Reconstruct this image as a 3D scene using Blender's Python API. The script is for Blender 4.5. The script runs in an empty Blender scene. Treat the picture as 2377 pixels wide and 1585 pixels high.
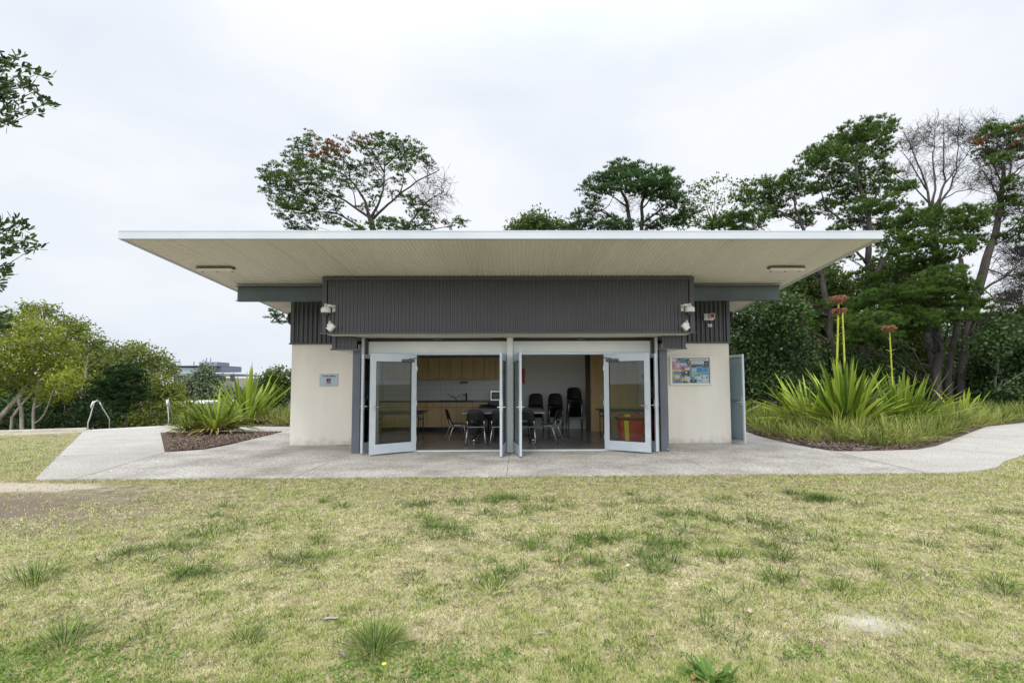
import bpy, math, random
import numpy as np
from mathutils import Vector, Matrix
random.seed(7); RNG = np.random.default_rng(7)
S = bpy.context.scene
COL = S.collection
R = math.radians

# ------------------------------------------------------------------ camera
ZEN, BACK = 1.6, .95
F, PW, PH = 1130.0, 2377.0, 1585.0
PPX, PPY, EYE = 1222.0, 890 - 1130 * .06, 1.47
YAW, PITCH, ROLL = -.0136, math.atan(.06), .0039
fw = np.array([-math.sin(YAW) * math.cos(PITCH), math.cos(YAW) * math.cos(PITCH), math.sin(PITCH)])
r0_ = np.array([math.cos(YAW), math.sin(YAW), 0.0]); u0_ = np.cross(r0_, fw)
rt = r0_ * math.cos(ROLL) - u0_ * math.sin(ROLL); up = np.cross(rt, fw)
cd = bpy.data.cameras.new('camera'); cam = bpy.data.objects.new('camera', cd); COL.objects.link(cam)
M4 = Matrix([[rt[0], up[0], -fw[0], 0], [rt[1], up[1], -fw[1], 0], [rt[2], up[2], -fw[2], EYE], [0, 0, 0, 1]])
cam.matrix_world = M4
cd.sensor_width = 36; cd.lens = F / PW * 36; cd.clip_end = 3000; cd.clip_start = .05
cd.shift_x = -(PPX - PW / 2) / PW; cd.shift_y = (PPY - PH / 2) / PW
S.camera = cam

def ray(x, y): return fw + rt * (x - PPX) / F - up * (y - PPY) / F
def U(x, y, Y):                    # world point seen at photo pixel x, y, standing at depth Y
    d = ray(x, y); p = np.array([0, 0, EYE]) + d * Y / d[1]; return p
def GB(x, y, back=0.0):            # ground point, pushed back along the line of sight
    p = G(x, y); return np.array([p[0] * (p[1] + back) / p[1], p[1] + back, 0.0])
def G(x, y, z=0.0):                # ground point
    d = ray(x, y); t = (z - EYE) / d[2]; p = np.array([0, 0, EYE]) + t * d; return p

# ------------------------------------------------------------------ world and sun
SUN_EL, SUN_AZ = 52, 200           # azimuth of the sun measured from +Y clockwise: behind the camera
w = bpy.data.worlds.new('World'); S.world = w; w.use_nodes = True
nt = w.node_tree; N = nt.nodes; L = nt.links; N.clear()
def nd(t, **k):
    n = N.new(t)
    for a, b in k.items(): setattr(n, a, b)
    return n
def mth(op, a, b=None, c=None, clamp=False):
    n = N.new('ShaderNodeMath'); n.operation = op; n.use_clamp = clamp
    for i, v in enumerate((a, b, c)):
        if v is None: continue
        if isinstance(v, (int, float)): n.inputs[i].default_value = v
        else: L.new(v, n.inputs[i])
    return n.outputs[0]
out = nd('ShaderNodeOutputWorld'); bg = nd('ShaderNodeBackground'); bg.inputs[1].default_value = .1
sky = nd('ShaderNodeTexSky'); sky.sky_type = 'NISHITA'; sky.sun_disc = False
sky.sun_elevation = R(SUN_EL); sky.sun_rotation = R(SUN_AZ)
tc = nd('ShaderNodeTexCoord'); sep = nd('ShaderNodeSeparateXYZ'); L.new(tc.outputs['Generated'], sep.inputs[0])
mp = nd('ShaderNodeMapping'); mp.inputs['Scale'].default_value = (1, 1, 2.2); L.new(tc.outputs['Generated'], mp.inputs[0])
nz = nd('ShaderNodeTexNoise'); nz.inputs['Scale'].default_value = 1.6; nz.inputs['Detail'].default_value = 5; nz.inputs['Roughness'].default_value = .5
L.new(mp.outputs[0], nz.inputs['Vector'])
def smooth(v, a, b):
    n = N.new('ShaderNodeMapRange'); n.interpolation_type = 'SMOOTHSTEP'
    n.inputs['From Min'].default_value = a; n.inputs['From Max'].default_value = b; L.new(v, n.inputs['Value']); return n.outputs[0]
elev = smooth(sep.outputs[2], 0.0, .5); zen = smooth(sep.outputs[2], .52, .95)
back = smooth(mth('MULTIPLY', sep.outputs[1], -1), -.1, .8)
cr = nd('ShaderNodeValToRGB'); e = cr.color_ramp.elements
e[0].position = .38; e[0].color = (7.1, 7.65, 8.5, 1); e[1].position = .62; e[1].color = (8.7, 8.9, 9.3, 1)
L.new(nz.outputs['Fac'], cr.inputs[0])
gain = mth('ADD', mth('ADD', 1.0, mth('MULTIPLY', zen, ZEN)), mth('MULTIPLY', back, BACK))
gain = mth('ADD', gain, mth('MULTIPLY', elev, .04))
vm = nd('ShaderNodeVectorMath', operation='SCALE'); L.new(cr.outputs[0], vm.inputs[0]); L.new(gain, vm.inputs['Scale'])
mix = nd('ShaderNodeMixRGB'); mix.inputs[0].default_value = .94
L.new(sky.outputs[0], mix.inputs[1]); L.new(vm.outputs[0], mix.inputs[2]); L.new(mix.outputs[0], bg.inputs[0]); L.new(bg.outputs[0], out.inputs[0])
sd = bpy.data.lights.new('sun', 'SUN'); sd.energy = 1.5; sd.angle = R(14); sd.color = (1, .95, .87)
so = bpy.data.objects.new('sun', sd); COL.objects.link(so)
az, el = R(SUN_AZ), R(SUN_EL)
sdir = Vector((math.sin(az) * math.cos(el), math.cos(az) * math.cos(el), math.sin(el)))
so.rotation_euler = sdir.to_track_quat('Z', 'Y').to_euler(); so.location = sdir * 50
S.view_settings.view_transform = 'Standard'; S.view_settings.look = 'None'; S.view_settings.exposure = .14; S.view_settings.gamma = 1
S.cycles.max_bounces = 8; S.cycles.diffuse_bounces = 5; S.cycles.transparent_max_bounces = 16

# ------------------------------------------------------------------ materials
MATS = {}
def mat(name, col, rough=.7, col2=None, scale=8, detail=4, bump=0, bscale=None, metal=0, spec=.4, stretch=(1, 1, 1), contrast=(.35, .65), tint=False, trans=0, fine=0, specks=0, dirt=0):
    m = bpy.data.materials.new(name); m.use_nodes = True; t = m.node_tree; n = t.nodes; l = t.links
    b = n['Principled BSDF']; b.inputs['Roughness'].default_value = rough; b.inputs['Metallic'].default_value = metal
    b.inputs['Specular IOR Level'].default_value = spec
    b.inputs['Base Color'].default_value = (*col, 1)
    co = n.new('ShaderNodeTexCoord'); mpn = n.new('ShaderNodeMapping'); mpn.inputs['Scale'].default_value = stretch
    l.new(co.outputs['Object'], mpn.inputs[0]); colout = None
    if col2 is not None:
        if tint:
            at = n.new('ShaderNodeAttribute'); at.attribute_name = 'tint'; fac = at.outputs['Fac']
        else:
            z = n.new('ShaderNodeTexNoise'); z.inputs['Scale'].default_value = scale; z.inputs['Detail'].default_value = detail; z.inputs['Roughness'].default_value = .62
            l.new(mpn.outputs[0], z.inputs['Vector'])
            mr = n.new('ShaderNodeMapRange'); mr.inputs['From Min'].default_value = contrast[0]; mr.inputs['From Max'].default_value = contrast[1]
            l.new(z.outputs['Fac'], mr.inputs['Value']); fac = mr.outputs[0]
        mx = n.new('ShaderNodeMixRGB'); mx.inputs[1].default_value = (*col, 1); mx.inputs[2].default_value = (*col2, 1)
        l.new(fac, mx.inputs[0]); colout = mx.outputs[0]
        if fine:
            z2 = n.new('ShaderNodeTexNoise'); z2.inputs['Scale'].default_value = fine; z2.inputs['Detail'].default_value = 2
            l.new(co.outputs['Object'], z2.inputs['Vector'])
            m2 = n.new('ShaderNodeMapRange'); m2.inputs['From Min'].default_value = .3; m2.inputs['From Max'].default_value = .7
            m2.inputs['To Min'].default_value = .66; m2.inputs['To Max'].default_value = 1.3; l.new(z2.outputs['Fac'], m2.inputs['Value'])
            v = n.new('ShaderNodeVectorMath'); v.operation = 'SCALE'; l.new(colout, v.inputs[0]); l.new(m2.outputs[0], v.inputs['Scale']); colout = v.outputs[0]
        if specks:
            vo = n.new('ShaderNodeTexVoronoi'); vo.inputs['Scale'].default_value = 30; l.new(co.outputs['Object'], vo.inputs['Vector'])
            sx = n.new('ShaderNodeSeparateXYZ'); l.new(vo.outputs['Color'], sx.inputs[0]); m3 = n.new('ShaderNodeMapRange'); m3.inputs['To Min'].default_value = 1 - .42 * specks; m3.inputs['To Max'].default_value = 1 + .30 * specks
            l.new(sx.outputs[0], m3.inputs['Value']); v2 = n.new('ShaderNodeVectorMath'); v2.operation = 'SCALE'; l.new(colout, v2.inputs[0]); l.new(m3.outputs[0], v2.inputs['Scale']); colout = v2.outputs[0]
        if dirt:
            sp_ = n.new('ShaderNodeSeparateXYZ'); l.new(co.outputs['Object'], sp_.inputs[0])
            z3 = n.new('ShaderNodeTexNoise'); z3.inputs['Scale'].default_value = 7; z3.inputs['Detail'].default_value = 6; l.new(co.outputs['Object'], z3.inputs['Vector'])
            q = n.new('ShaderNodeMath'); q.operation = 'MULTIPLY_ADD'; q.inputs[1].default_value = .5; l.new(z3.outputs['Fac'], q.inputs[0]); l.new(sp_.outputs[2], q.inputs[2])
            m4 = n.new('ShaderNodeMapRange'); m4.inputs['From Min'].default_value = .42; m4.inputs['From Max'].default_value = .22; m4.inputs['To Max'].default_value = dirt; l.new(q.outputs[0], m4.inputs['Value'])
            m5 = n.new('ShaderNodeMixRGB'); m5.inputs[2].default_value = (.36, .30, .23, 1); l.new(m4.outputs[0], m5.inputs[0]); l.new(colout, m5.inputs[1]); colout = m5.outputs[0]
        l.new(colout, b.inputs['Base Color'])
    if bump:
        z = n.new('ShaderNodeTexNoise'); z.inputs['Scale'].default_value = bscale or scale * 3; z.inputs['Detail'].default_value = 3
        l.new(co.outputs['Object'], z.inputs['Vector'])
        bp = n.new('ShaderNodeBump'); bp.inputs['Strength'].default_value = bump; bp.inputs['Distance'].default_value = .02
        l.new(z.outputs['Fac'], bp.inputs['Height']); l.new(bp.outputs[0], b.inputs['Normal'])
    if trans:
        tr = n.new('ShaderNodeBsdfTranslucent'); ms = n.new('ShaderNodeMixShader'); ms.inputs[0].default_value = trans
        if colout: l.new(colout, tr.inputs[0])
        else: tr.inputs[0].default_value = (*col, 1)
        l.new(b.outputs[0], ms.inputs[1]); l.new(tr.outputs[0], ms.inputs[2]); l.new(ms.outputs[0], n['Material Output'].inputs[0])
    MATS[name] = m; return m

def glass(name, col=(.85, .92, .88), refl=.06, veil=None):
    m = bpy.data.materials.new(name); m.use_nodes = True; n = m.node_tree.nodes; l = m.node_tree.links; n.clear()
    o = n.new('ShaderNodeOutputMaterial'); a = n.new('ShaderNodeBsdfTransparent'); a.inputs[0].default_value = (*col, 1)
    g = n.new('ShaderNodeBsdfGlossy'); g.inputs['Roughness'].default_value = .02
    fr = n.new('ShaderNodeFresnel'); fr.inputs[0].default_value = 1.45
    mm = n.new('ShaderNodeMath'); mm.operation = 'MULTIPLY_ADD'; mm.inputs[1].default_value = 1.0; mm.inputs[2].default_value = refl - .05
    l.new(fr.outputs[0], mm.inputs[0]); mx = n.new('ShaderNodeMixShader'); l.new(mm.outputs[0], mx.inputs[0]); l.new(a.outputs[0], mx.inputs[1]); l.new(g.outputs[0], mx.inputs[2]); l.new(mx.outputs[0], o.inputs[0])
    if veil:
        df = n.new('ShaderNodeBsdfDiffuse'); df.inputs[0].default_value = (*veil, 1); tl = n.new('ShaderNodeBsdfTranslucent'); tl.inputs[0].default_value = (*veil, 1)
        m1 = n.new('ShaderNodeMixShader'); l.new(df.outputs[0], m1.inputs[1]); l.new(tl.outputs[0], m1.inputs[2]); m2 = n.new('ShaderNodeMixShader'); m2.inputs[0].default_value = .62
        l.new(mx.outputs[0], m2.inputs[1]); l.new(m1.outputs[0], m2.inputs[2]); l.new(m2.outputs[0], o.inputs[0])
    MATS[name] = m; return m

mat('cream', (.78, .74, .655), .85, (.725, .685, .60), 1.3, 6, bump=.15, bscale=60, dirt=.45, stretch=(2.2, 2.2, .5))
mat('fascia', (.54, .58, .62), .4, (.48, .525, .57), .7, 3)
mat('soffit', (.76, .74, .67), .55, (.64, .61, .53), .5, 6, stretch=(1.6, .3, 1), contrast=(.4, .75)); mat('lap_dirt', (.36, .33, .26), .8)
mat('cladding', (.047, .049, .053), .35, (.037, .039, .042), 1.2, 4, metal=.0, spec=.6)
mat('trim_dark', (.054, .056, .061), .4, (.05, .05, .056), 2, 3, spec=.5)
mat('column_grey', (.115, .125, .15), .45, (.1, .11, .13), 2, 3)
mat('galvanised', (.10, .125, .13), .45, (.06, .078, .082), 1.2, 6, metal=.35, contrast=(.3, .7))
mat('aluminium', (.53, .57, .61), .38, (.46, .52, .57), 3, 3, metal=.15)
mat('white_frame', (.72, .75, .74), .45, (.66, .69, .68), 1.5, 4)
mat('white_soffit', (.66, .66, .60), .7, (.6, .6, .54), 2, 3)
mat('black', (.012, .012, .013), .5)
mat('dark_metal', (.03, .03, .032), .4)
mat('steel', (.55, .56, .57), .25, metal=.9)
mat('chrome', (.62, .64, .66), .22, metal=.8)
mat('white_plastic', (.75, .77, .76), .4, (.68, .7, .69), 5, 3)
mat('smoked', (.02, .02, .022), .08, spec=.8)
mat('red_lens', (.35, .01, .01), .2)
mat('red', (.58, .05, .03), .35, (.48, .035, .025), 3, 3)
mat('yellow', (.70, .60, .03), .4)
mat('navy', (.012, .012, .10), .5); mat('orange', (.30, .10, .01), .5)
mat('ink', (.02, .025, .03), .6); mat('sign_face', (.42, .50, .56), .35, (.38, .46, .52), 3, 2)
mat('black_plastic', (.010, .010, .013), .38, spec=.5)
mat('laminate_grey', (.36, .37, .38), .35)
mat('dark_top', (.045, .035, .028), .35, (.03, .024, .02), 4, 3)
mat('maple', (.68, .50, .26), .45, (.58, .41, .19), 1.5, 5, stretch=(6, 6, .5))
mat('bench_black', (.012, .012, .013), .25)
mat('wall_white', (.80, .82, .80), .8, (.77, .79, .77), 1, 3)
mat('ceiling', (.82, .82, .80), .85)
mat('vinyl', (.30, .285, .265), .2, (.25, .235, .22), 2, 5, spec=.5)
mat('tile_white', (.78, .80, .79), .25)
mat('lamp_off', (.8, .8, .78), .5)
mat('amber', (.45, .22, .05), .3)
glass('clear_glass', (.97, .98, .98), .03); glass('door_glass', (.84, .89, .87), .05); glass('mesh_glass', (.62, .70, .70), .10, (.40, .48, .50))
mat('concrete', (.45, .425, .39), .85, (.34, .32, .285), .9, 8, bump=.15, bscale=90, contrast=(.3, .72), fine=34, specks=.22)
mat('aggregate', (.49, .465, .43), .88, (.31, .285, .25), 1.0, 9, bump=.5, bscale=60, contrast=(.38, .64), fine=26, specks=.5)
mat('mulch_bed', (.11, .075, .055), .95, (.06, .042, .032), 14, 4, bump=.8, bscale=60)
mat('chip', (.30, .22, .17), .9, (.08, .052, .038), tint=True)
mat('kerb', (.55, .53, .48), .85, (.42, .40, .36), 3, 5)
mat('bark_pine', (.085, .072, .066), .95, (.035, .03, .028), 9, 6, stretch=(1, 1, .25), bump=.9, bscale=14)
mat('bark_grey', (.20, .175, .15), .9, (.10, .085, .07), 6, 5, stretch=(1, 1, .3), bump=.5)
mat('bark_pale', (.46, .42, .36), .9, (.22, .17, .13), 5, 6, stretch=(1, 1, .35), bump=.6, contrast=(.35, .7))
mat('bark_dead', (.11, .10, .10), .95, (.06, .055, .055), 7, 4, stretch=(1, 1, .3))
T = dict(tint=True)
mat('needles', (.030, .065, .014), .7, (.19, .31, .055), trans=.35, spec=.2, **T)
mat('needles_blue', (.026, .060, .018), .7, (.14, .26, .075), trans=.35, spec=.2, **T)
mat('needles_dark', (.014, .036, .012), .7, (.06, .125, .035), trans=.2, spec=.2, **T)
mat('needles_brown', (.13, .065, .03), .8, (.34, .17, .07), trans=.2, spec=.2, **T)
mat('leaf_yellow', (.050, .075, .014), .6, (.42, .47, .045), trans=.3, spec=.25, **T)
mat('leaf_olive', (.045, .070, .014), .6, (.27, .32, .050), trans=.3, spec=.25, **T)
mat('leaf_dark', (.012, .028, .008), .45, (.070, .135, .026), trans=.25, spec=.4, **T)
mat('leaf_mid', (.040, .075, .014), .5, (.15, .21, .04), trans=.25, spec=.35, **T)
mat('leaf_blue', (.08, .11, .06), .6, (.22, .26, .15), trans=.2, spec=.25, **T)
mat('lily_leaf', (.040, .10, .008), .42, (.46, .56, .07), trans=.35, spec=.4, **T)
mat('lily_dry', (.25, .15, .06), .8, (.42, .30, .16), trans=.2, **T)
mat('stalk', (.42, .44, .04), .5, (.32, .35, .05), 5, 3)
mat('seed_head', (.11, .045, .02), .8, (.42, .22, .12), **T)
mat('strap_grass', (.035, .08, .010), .55, (.42, .46, .11), trans=.3, spec=.3, **T)
mat('grass_green', (.09, .18, .03), .6, (.30, .42, .10), trans=.3, spec=.25, **T)

# ------------------------------------------------------------------ mesh building
class MB:
    def __init__(s): s.v = []; s.f = []; s.mi = []; s.n = 0; s.cur = 0
    def add(s, v, f):
        v = [tuple(map(float, p)) for p in v]; s.v += v; s.f += [tuple(i + s.n for i in q) for q in f]; s.mi += [s.cur] * len(f); s.n += len(v); return s
    def box(s, x0, x1, y0, y1, z0, z1):
        return s.add([(x0, y0, z0), (x1, y0, z0), (x1, y1, z0), (x0, y1, z0), (x0, y0, z1), (x1, y0, z1), (x1, y1, z1), (x0, y1, z1)],
                     [(3, 2, 1, 0), (4, 5, 6, 7), (0, 1, 5, 4), (1, 2, 6, 5), (2, 3, 7, 6), (3, 0, 4, 7)])
    def tube(s, pts, r, n=8, cap=True):
        pts = [np.array(p, float) for p in pts]
        rs = r if hasattr(r, '__len__') else [r] * len(pts)
        vs = []; fs = []; prev = None
        for i, p in enumerate(pts):
            t = pts[min(i + 1, len(pts) - 1)] - pts[max(i - 1, 0)]; t = t / (np.linalg.norm(t) + 1e-9)
            a = prev if prev is not None else (np.array([0, 0, 1.]) if abs(t[2]) < .9 else np.array([1., 0, 0]))
            a = a - t * (a @ t); a /= (np.linalg.norm(a) + 1e-9); b = np.cross(t, a); prev = a
            for k in range(n):
                q = 2 * math.pi * k / n; vs.append(p + rs[i] * (a * math.cos(q) + b * math.sin(q)))
        for i in range(len(pts) - 1):
            for k in range(n):
                k2 = (k + 1) % n; fs.append((i * n + k, i * n + k2, (i + 1) * n + k2, (i + 1) * n + k))
        if cap: fs += [tuple(range(n))[::-1], tuple((len(pts) - 1) * n + k for k in range(n))]
        return s.add(vs, fs)
    def prism(s, poly, z0, z1):
        n = len(poly); v = [(x, y, z0) for x, y in poly] + [(x, y, z1) for x, y in poly]
        f = [tuple(range(n))[::-1], tuple(range(n, 2 * n))] + [(i, (i + 1) % n, n + (i + 1) % n, n + i) for i in range(n)]
        return s.add(v, f)
    def lathe(s, prof, n=20, o=(0, 0, 0), axis='z'):
        v = []; f = []
        for (r, z) in prof:
            for k in range(n):
                a = 2 * math.pi * k / n; p = (r * math.cos(a), r * math.sin(a), z)
                if axis == 'y': p = (p[0], p[2], p[1])
                if axis == 'x': p = (p[2], p[0], p[1])
                v.append((p[0] + o[0], p[1] + o[1], p[2] + o[2]))
        for i in range(len(prof) - 1):
            for k in range(n): f.append((i * n + k, i * n + (k + 1) % n, (i + 1) * n + (k + 1) % n, (i + 1) * n + k))
        f += [tuple(range(n))[::-1], tuple((len(prof) - 1) * n + k for k in range(n))]
        return s.add(v, f)
    def wave(s, origin, along, rise, length, height, pitch=.076, amp=.009, nrm=(0, -1, 0), seg=8):
        # corrugated sheet: ripples march in direction `along`, ribs run in direction `rise`
        o = np.array(origin, float); A = np.array(along, float); B = np.array(rise, float); Nn = np.array(nrm, float)
        n = int(length / pitch * seg) + 1; v = []
        for i in range(n):
            t = length * i / (n - 1); h = amp * math.sin(2 * math.pi * t / pitch)
            p = o + A * t + Nn * h; v.append(p); v.append(p + B * height)
        f = [(2 * i, 2 * i + 2, 2 * i + 3, 2 * i + 1) for i in range(n - 1)]
        return s.add(v, f)
    def build(s, name, m, parent=None, smooth=False, bevel=0, **props):
        me = bpy.data.meshes.new(name); me.from_pydata(s.v, [], s.f); me.update()
        for mm in (m if isinstance(m, (list, tuple)) else [m]): me.materials.append(MATS[mm])
        if isinstance(m, (list, tuple)): me.polygons.foreach_set('material_index', s.mi)
        import bmesh
        bm = bmesh.new(); bm.from_mesh(me); bmesh.ops.recalc_face_normals(bm, faces=bm.faces); bm.to_mesh(me); bm.free()
        if smooth: me.polygons.foreach_set('use_smooth', [True] * len(me.polygons))
        o = bpy.data.objects.new(name, me); COL.objects.link(o)
        if parent: o.parent = parent
        if bevel:
            b = o.modifiers.new('bevel', 'BEVEL'); b.width = bevel; b.segments = 2; b.limit_method = 'ANGLE'
        for k, q in props.items(): o[k] = q
        return o
def np_mesh(name, verts, faces, m, tint=None, parent=None, smooth=False, midx=None, **props):
    """verts (N,3), faces (M,k) same k for all"""
    me = bpy.data.meshes.new(name); nv = len(verts); nf, k = faces.shape
    me.vertices.add(nv); me.vertices.foreach_set('co', np.ascontiguousarray(verts, dtype=np.float32).ravel())
    me.loops.add(nf * k); me.loops.foreach_set('vertex_index', np.ascontiguousarray(faces, dtype=np.int32).ravel())
    me.polygons.add(nf); me.polygons.foreach_set('loop_start', np.arange(0, nf * k, k, dtype=np.int32)); 
    for mm in (m if isinstance(m, (list, tuple)) else [m]): me.materials.append(MATS[mm])
    if midx is not None: me.polygons.foreach_set('material_index', np.ascontiguousarray(midx, dtype=np.int32))
    if smooth: me.polygons.foreach_set('use_smooth', np.ones(nf, dtype=bool))
    if tint is not None:
        a = me.attributes.new('tint', 'FLOAT', 'POINT'); a.data.foreach_set('value', np.ascontiguousarray(tint, dtype=np.float32))
    me.update(calc_edges=True); me.validate()
    o = bpy.data.objects.new(name, me); COL.objects.link(o)
    if parent: o.parent = parent
    for kk, q in props.items(): o[kk] = q
    return o
def tag(o, label=None, cat=None, group=None, kind=None):
    if label: o['label'] = label
    if cat: o['category'] = cat
    if group: o['group'] = group
    if kind: o['kind'] = kind
    return o
def thing(name, label, cat, loc=(0, 0, 0), rz=0, group=None):
    o = bpy.data.objects.new(name, None); COL.objects.link(o); o.location = loc; o.rotation_euler = (0, 0, rz); o.empty_display_size = .2
    return tag(o, label, cat, group)
def dup(root, loc=None, rz=None, label=None, group=None):
    def cp(o, par):
        c = o.copy(); COL.objects.link(c); c.parent = par
        for ch in list(o.children): cp(ch, c)
        return c
    c = cp(root, None)
    if loc is not None: c.location = loc
    if rz is not None: c.rotation_euler = (0, 0, rz)
    if label: c['label'] = label
    if group: c['group'] = group
    return c
def text(s, size, loc, m, parent, name='lettering', align='CENTER', bold=0, ext=.001):
    cu = bpy.data.curves.new('t', 'FONT'); cu.body = s; cu.size = size; cu.align_x = align; cu.extrude = ext; cu.offset = bold
    o = bpy.data.objects.new('t', cu); COL.objects.link(o)
    dg = bpy.context.evaluated_depsgraph_get(); me = bpy.data.meshes.new_from_object(o.evaluated_get(dg))
    bpy.data.objects.remove(o); me.materials.clear(); me.materials.append(MATS[m])
    q = bpy.data.objects.new(name, me); COL.objects.link(q); q.location = loc; q.rotation_euler = (R(90), 0, 0)
    if parent: q.parent = parent
    return q
# value noise for layouts
class VN:
    def __init__(s, seed): s.g = np.random.default_rng(seed).random((256, 256))
    def __call__(s, x, y, sc, oc=3):
        tot = 0; a = 1; sm = 0
        for _ in range(oc):
            u = np.asarray(x) * sc + 31.7; v = np.asarray(y) * sc + 17.3; i = np.floor(u).astype(int); j = np.floor(v).astype(int)
            fu = u - i; fv = v - j; fu = fu * fu * (3 - 2 * fu); fv = fv * fv * (3 - 2 * fv); g = s.g
            q = (g[i % 256, j % 256] * (1 - fu) + g[(i + 1) % 256, j % 256] * fu) * (1 - fv) + (g[i % 256, (j + 1) % 256] * (1 - fu) + g[(i + 1) % 256, (j + 1) % 256] * fu) * fv
            tot = tot + a * q; sm += a; a *= .5; sc *= 2.1
        return tot / sm
def pip(x, y, poly):
    ins = np.zeros(np.shape(x), bool); n = len(poly)
    for i in range(n):
        x1, y1 = poly[i]; x2, y2 = poly[(i + 1) % n]
        c = ((y1 > y) != (y2 > y)) & (x < (x2 - x1) * (y - y1) / ((y2 - y1) + 1e-12) + x1); ins ^= c
    return ins
def ss(x, a, b): t = np.clip((x - a) / (b - a), 0, 1); return t * t * (3 - 2 * t)

# ------------------------------------------------------------------ ground and paving
PV_L = [(-7.63, 7.86), (-13.72, 15.57), (-14.35, 16.45), (-12.99, 17.87), (-8.24, 17.25), (-5.6, 16.4), (-5.6, 15.35), (-7.41, 15.47), (-11.21, 15.44), (-7.80, 10.90), (-7.02, 7.86)]
PV_M = [(-7.005, 7.85), (-7.78, 10.88), (-7.19, 11.30), (-7.12, 12.0), (-7.2, 12.78), (-7.33, 14.3), (-7.41, 15.46), (-5.5, 15.34), (-5.4, 18), (5.1, 18), (5.3, 17), (6.9, 15.6), (6.76, 14.49), (6.56, 13.4), (6.5, 12.42), (6.52, 11.5), (6.64, 10.85), (6.66, 10.57), (6.58, 7.95), (-.13, 7.89)]
PV_R = [(6.595, 7.95), (6.675, 10.6), (6.8, 10.43), (7.29, 10.41), (8.68, 10.62), (9.6, 11.2), (10.53, 11.96), (12.9, 13.92), (15.31, 15.89), (18.04, 17.3), (24, 19.6), (25, 16.6), (19, 14.6), (14, 12.2), (10.16, 9.79), (8.97, 9.01), (8.3, 8.45), (7.74, 8.15), (7.03, 7.94)]
BED_L = [(-5.7, 15.33), (-7.3, 15.44), (-11.21, 15.43), (-7.80, 10.92), (-7.2, 11.3), (-7.12, 12.0), (-7.2, 12.78), (-7.33, 14.3), (-5.7, 15.0)]
def tz(x, y):
    x = np.asarray(x, float); y = np.asarray(y, float)
    edge = np.where(x < -14.4, 16.6 + .42 * (x + 14.4), np.where(x < -12.9, 16.6 + .93 * (x + 14.4), 18.1 - .1 * (x + 12.9)))
    edge = edge + ss(x, -13, -8) * 4.5 + ss(x, -7, -2) * 60
    d = y - edge - .15
    drop = -3.0 * ss(d, 0, 4.5) - 5.0 * ss(d, 8, 70) + 9.3 * ss(d, 170, 800)
    return -.02 + np.where(d > 0, drop, 0)
n1, n2, n3 = VN(1), VN(2), VN(3)
gx = np.concatenate([-np.geomspace(900, 24, 26), np.arange(-23.5, 24, .25), np.geomspace(24, 900, 26)])
gy = np.concatenate([-np.geomspace(500, 4, 16), np.arange(-3.5, 30, .25), np.geomspace(30, 1400, 40)])
GX, GY = np.meshgrid(gx, gy, indexing='ij'); Z = tz(GX, GY)
Z = Z + np.where((GY < 7.6) & (GY > -4), .02 * (n1(GX, GY, .9) - .5) * ss(7.6 - GY, 0, 1), 0)
V = np.stack([GX.ravel(), GY.ravel(), Z.ravel()], 1); ni, nj = len(gx), len(gy)
I, J = np.meshgrid(np.arange(ni - 1), np.arange(nj - 1), indexing='ij'); a = (I * nj + J).ravel()
np_mesh_faces = np.stack([a, a + nj, a + nj + 1, a + 1], 1)
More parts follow.
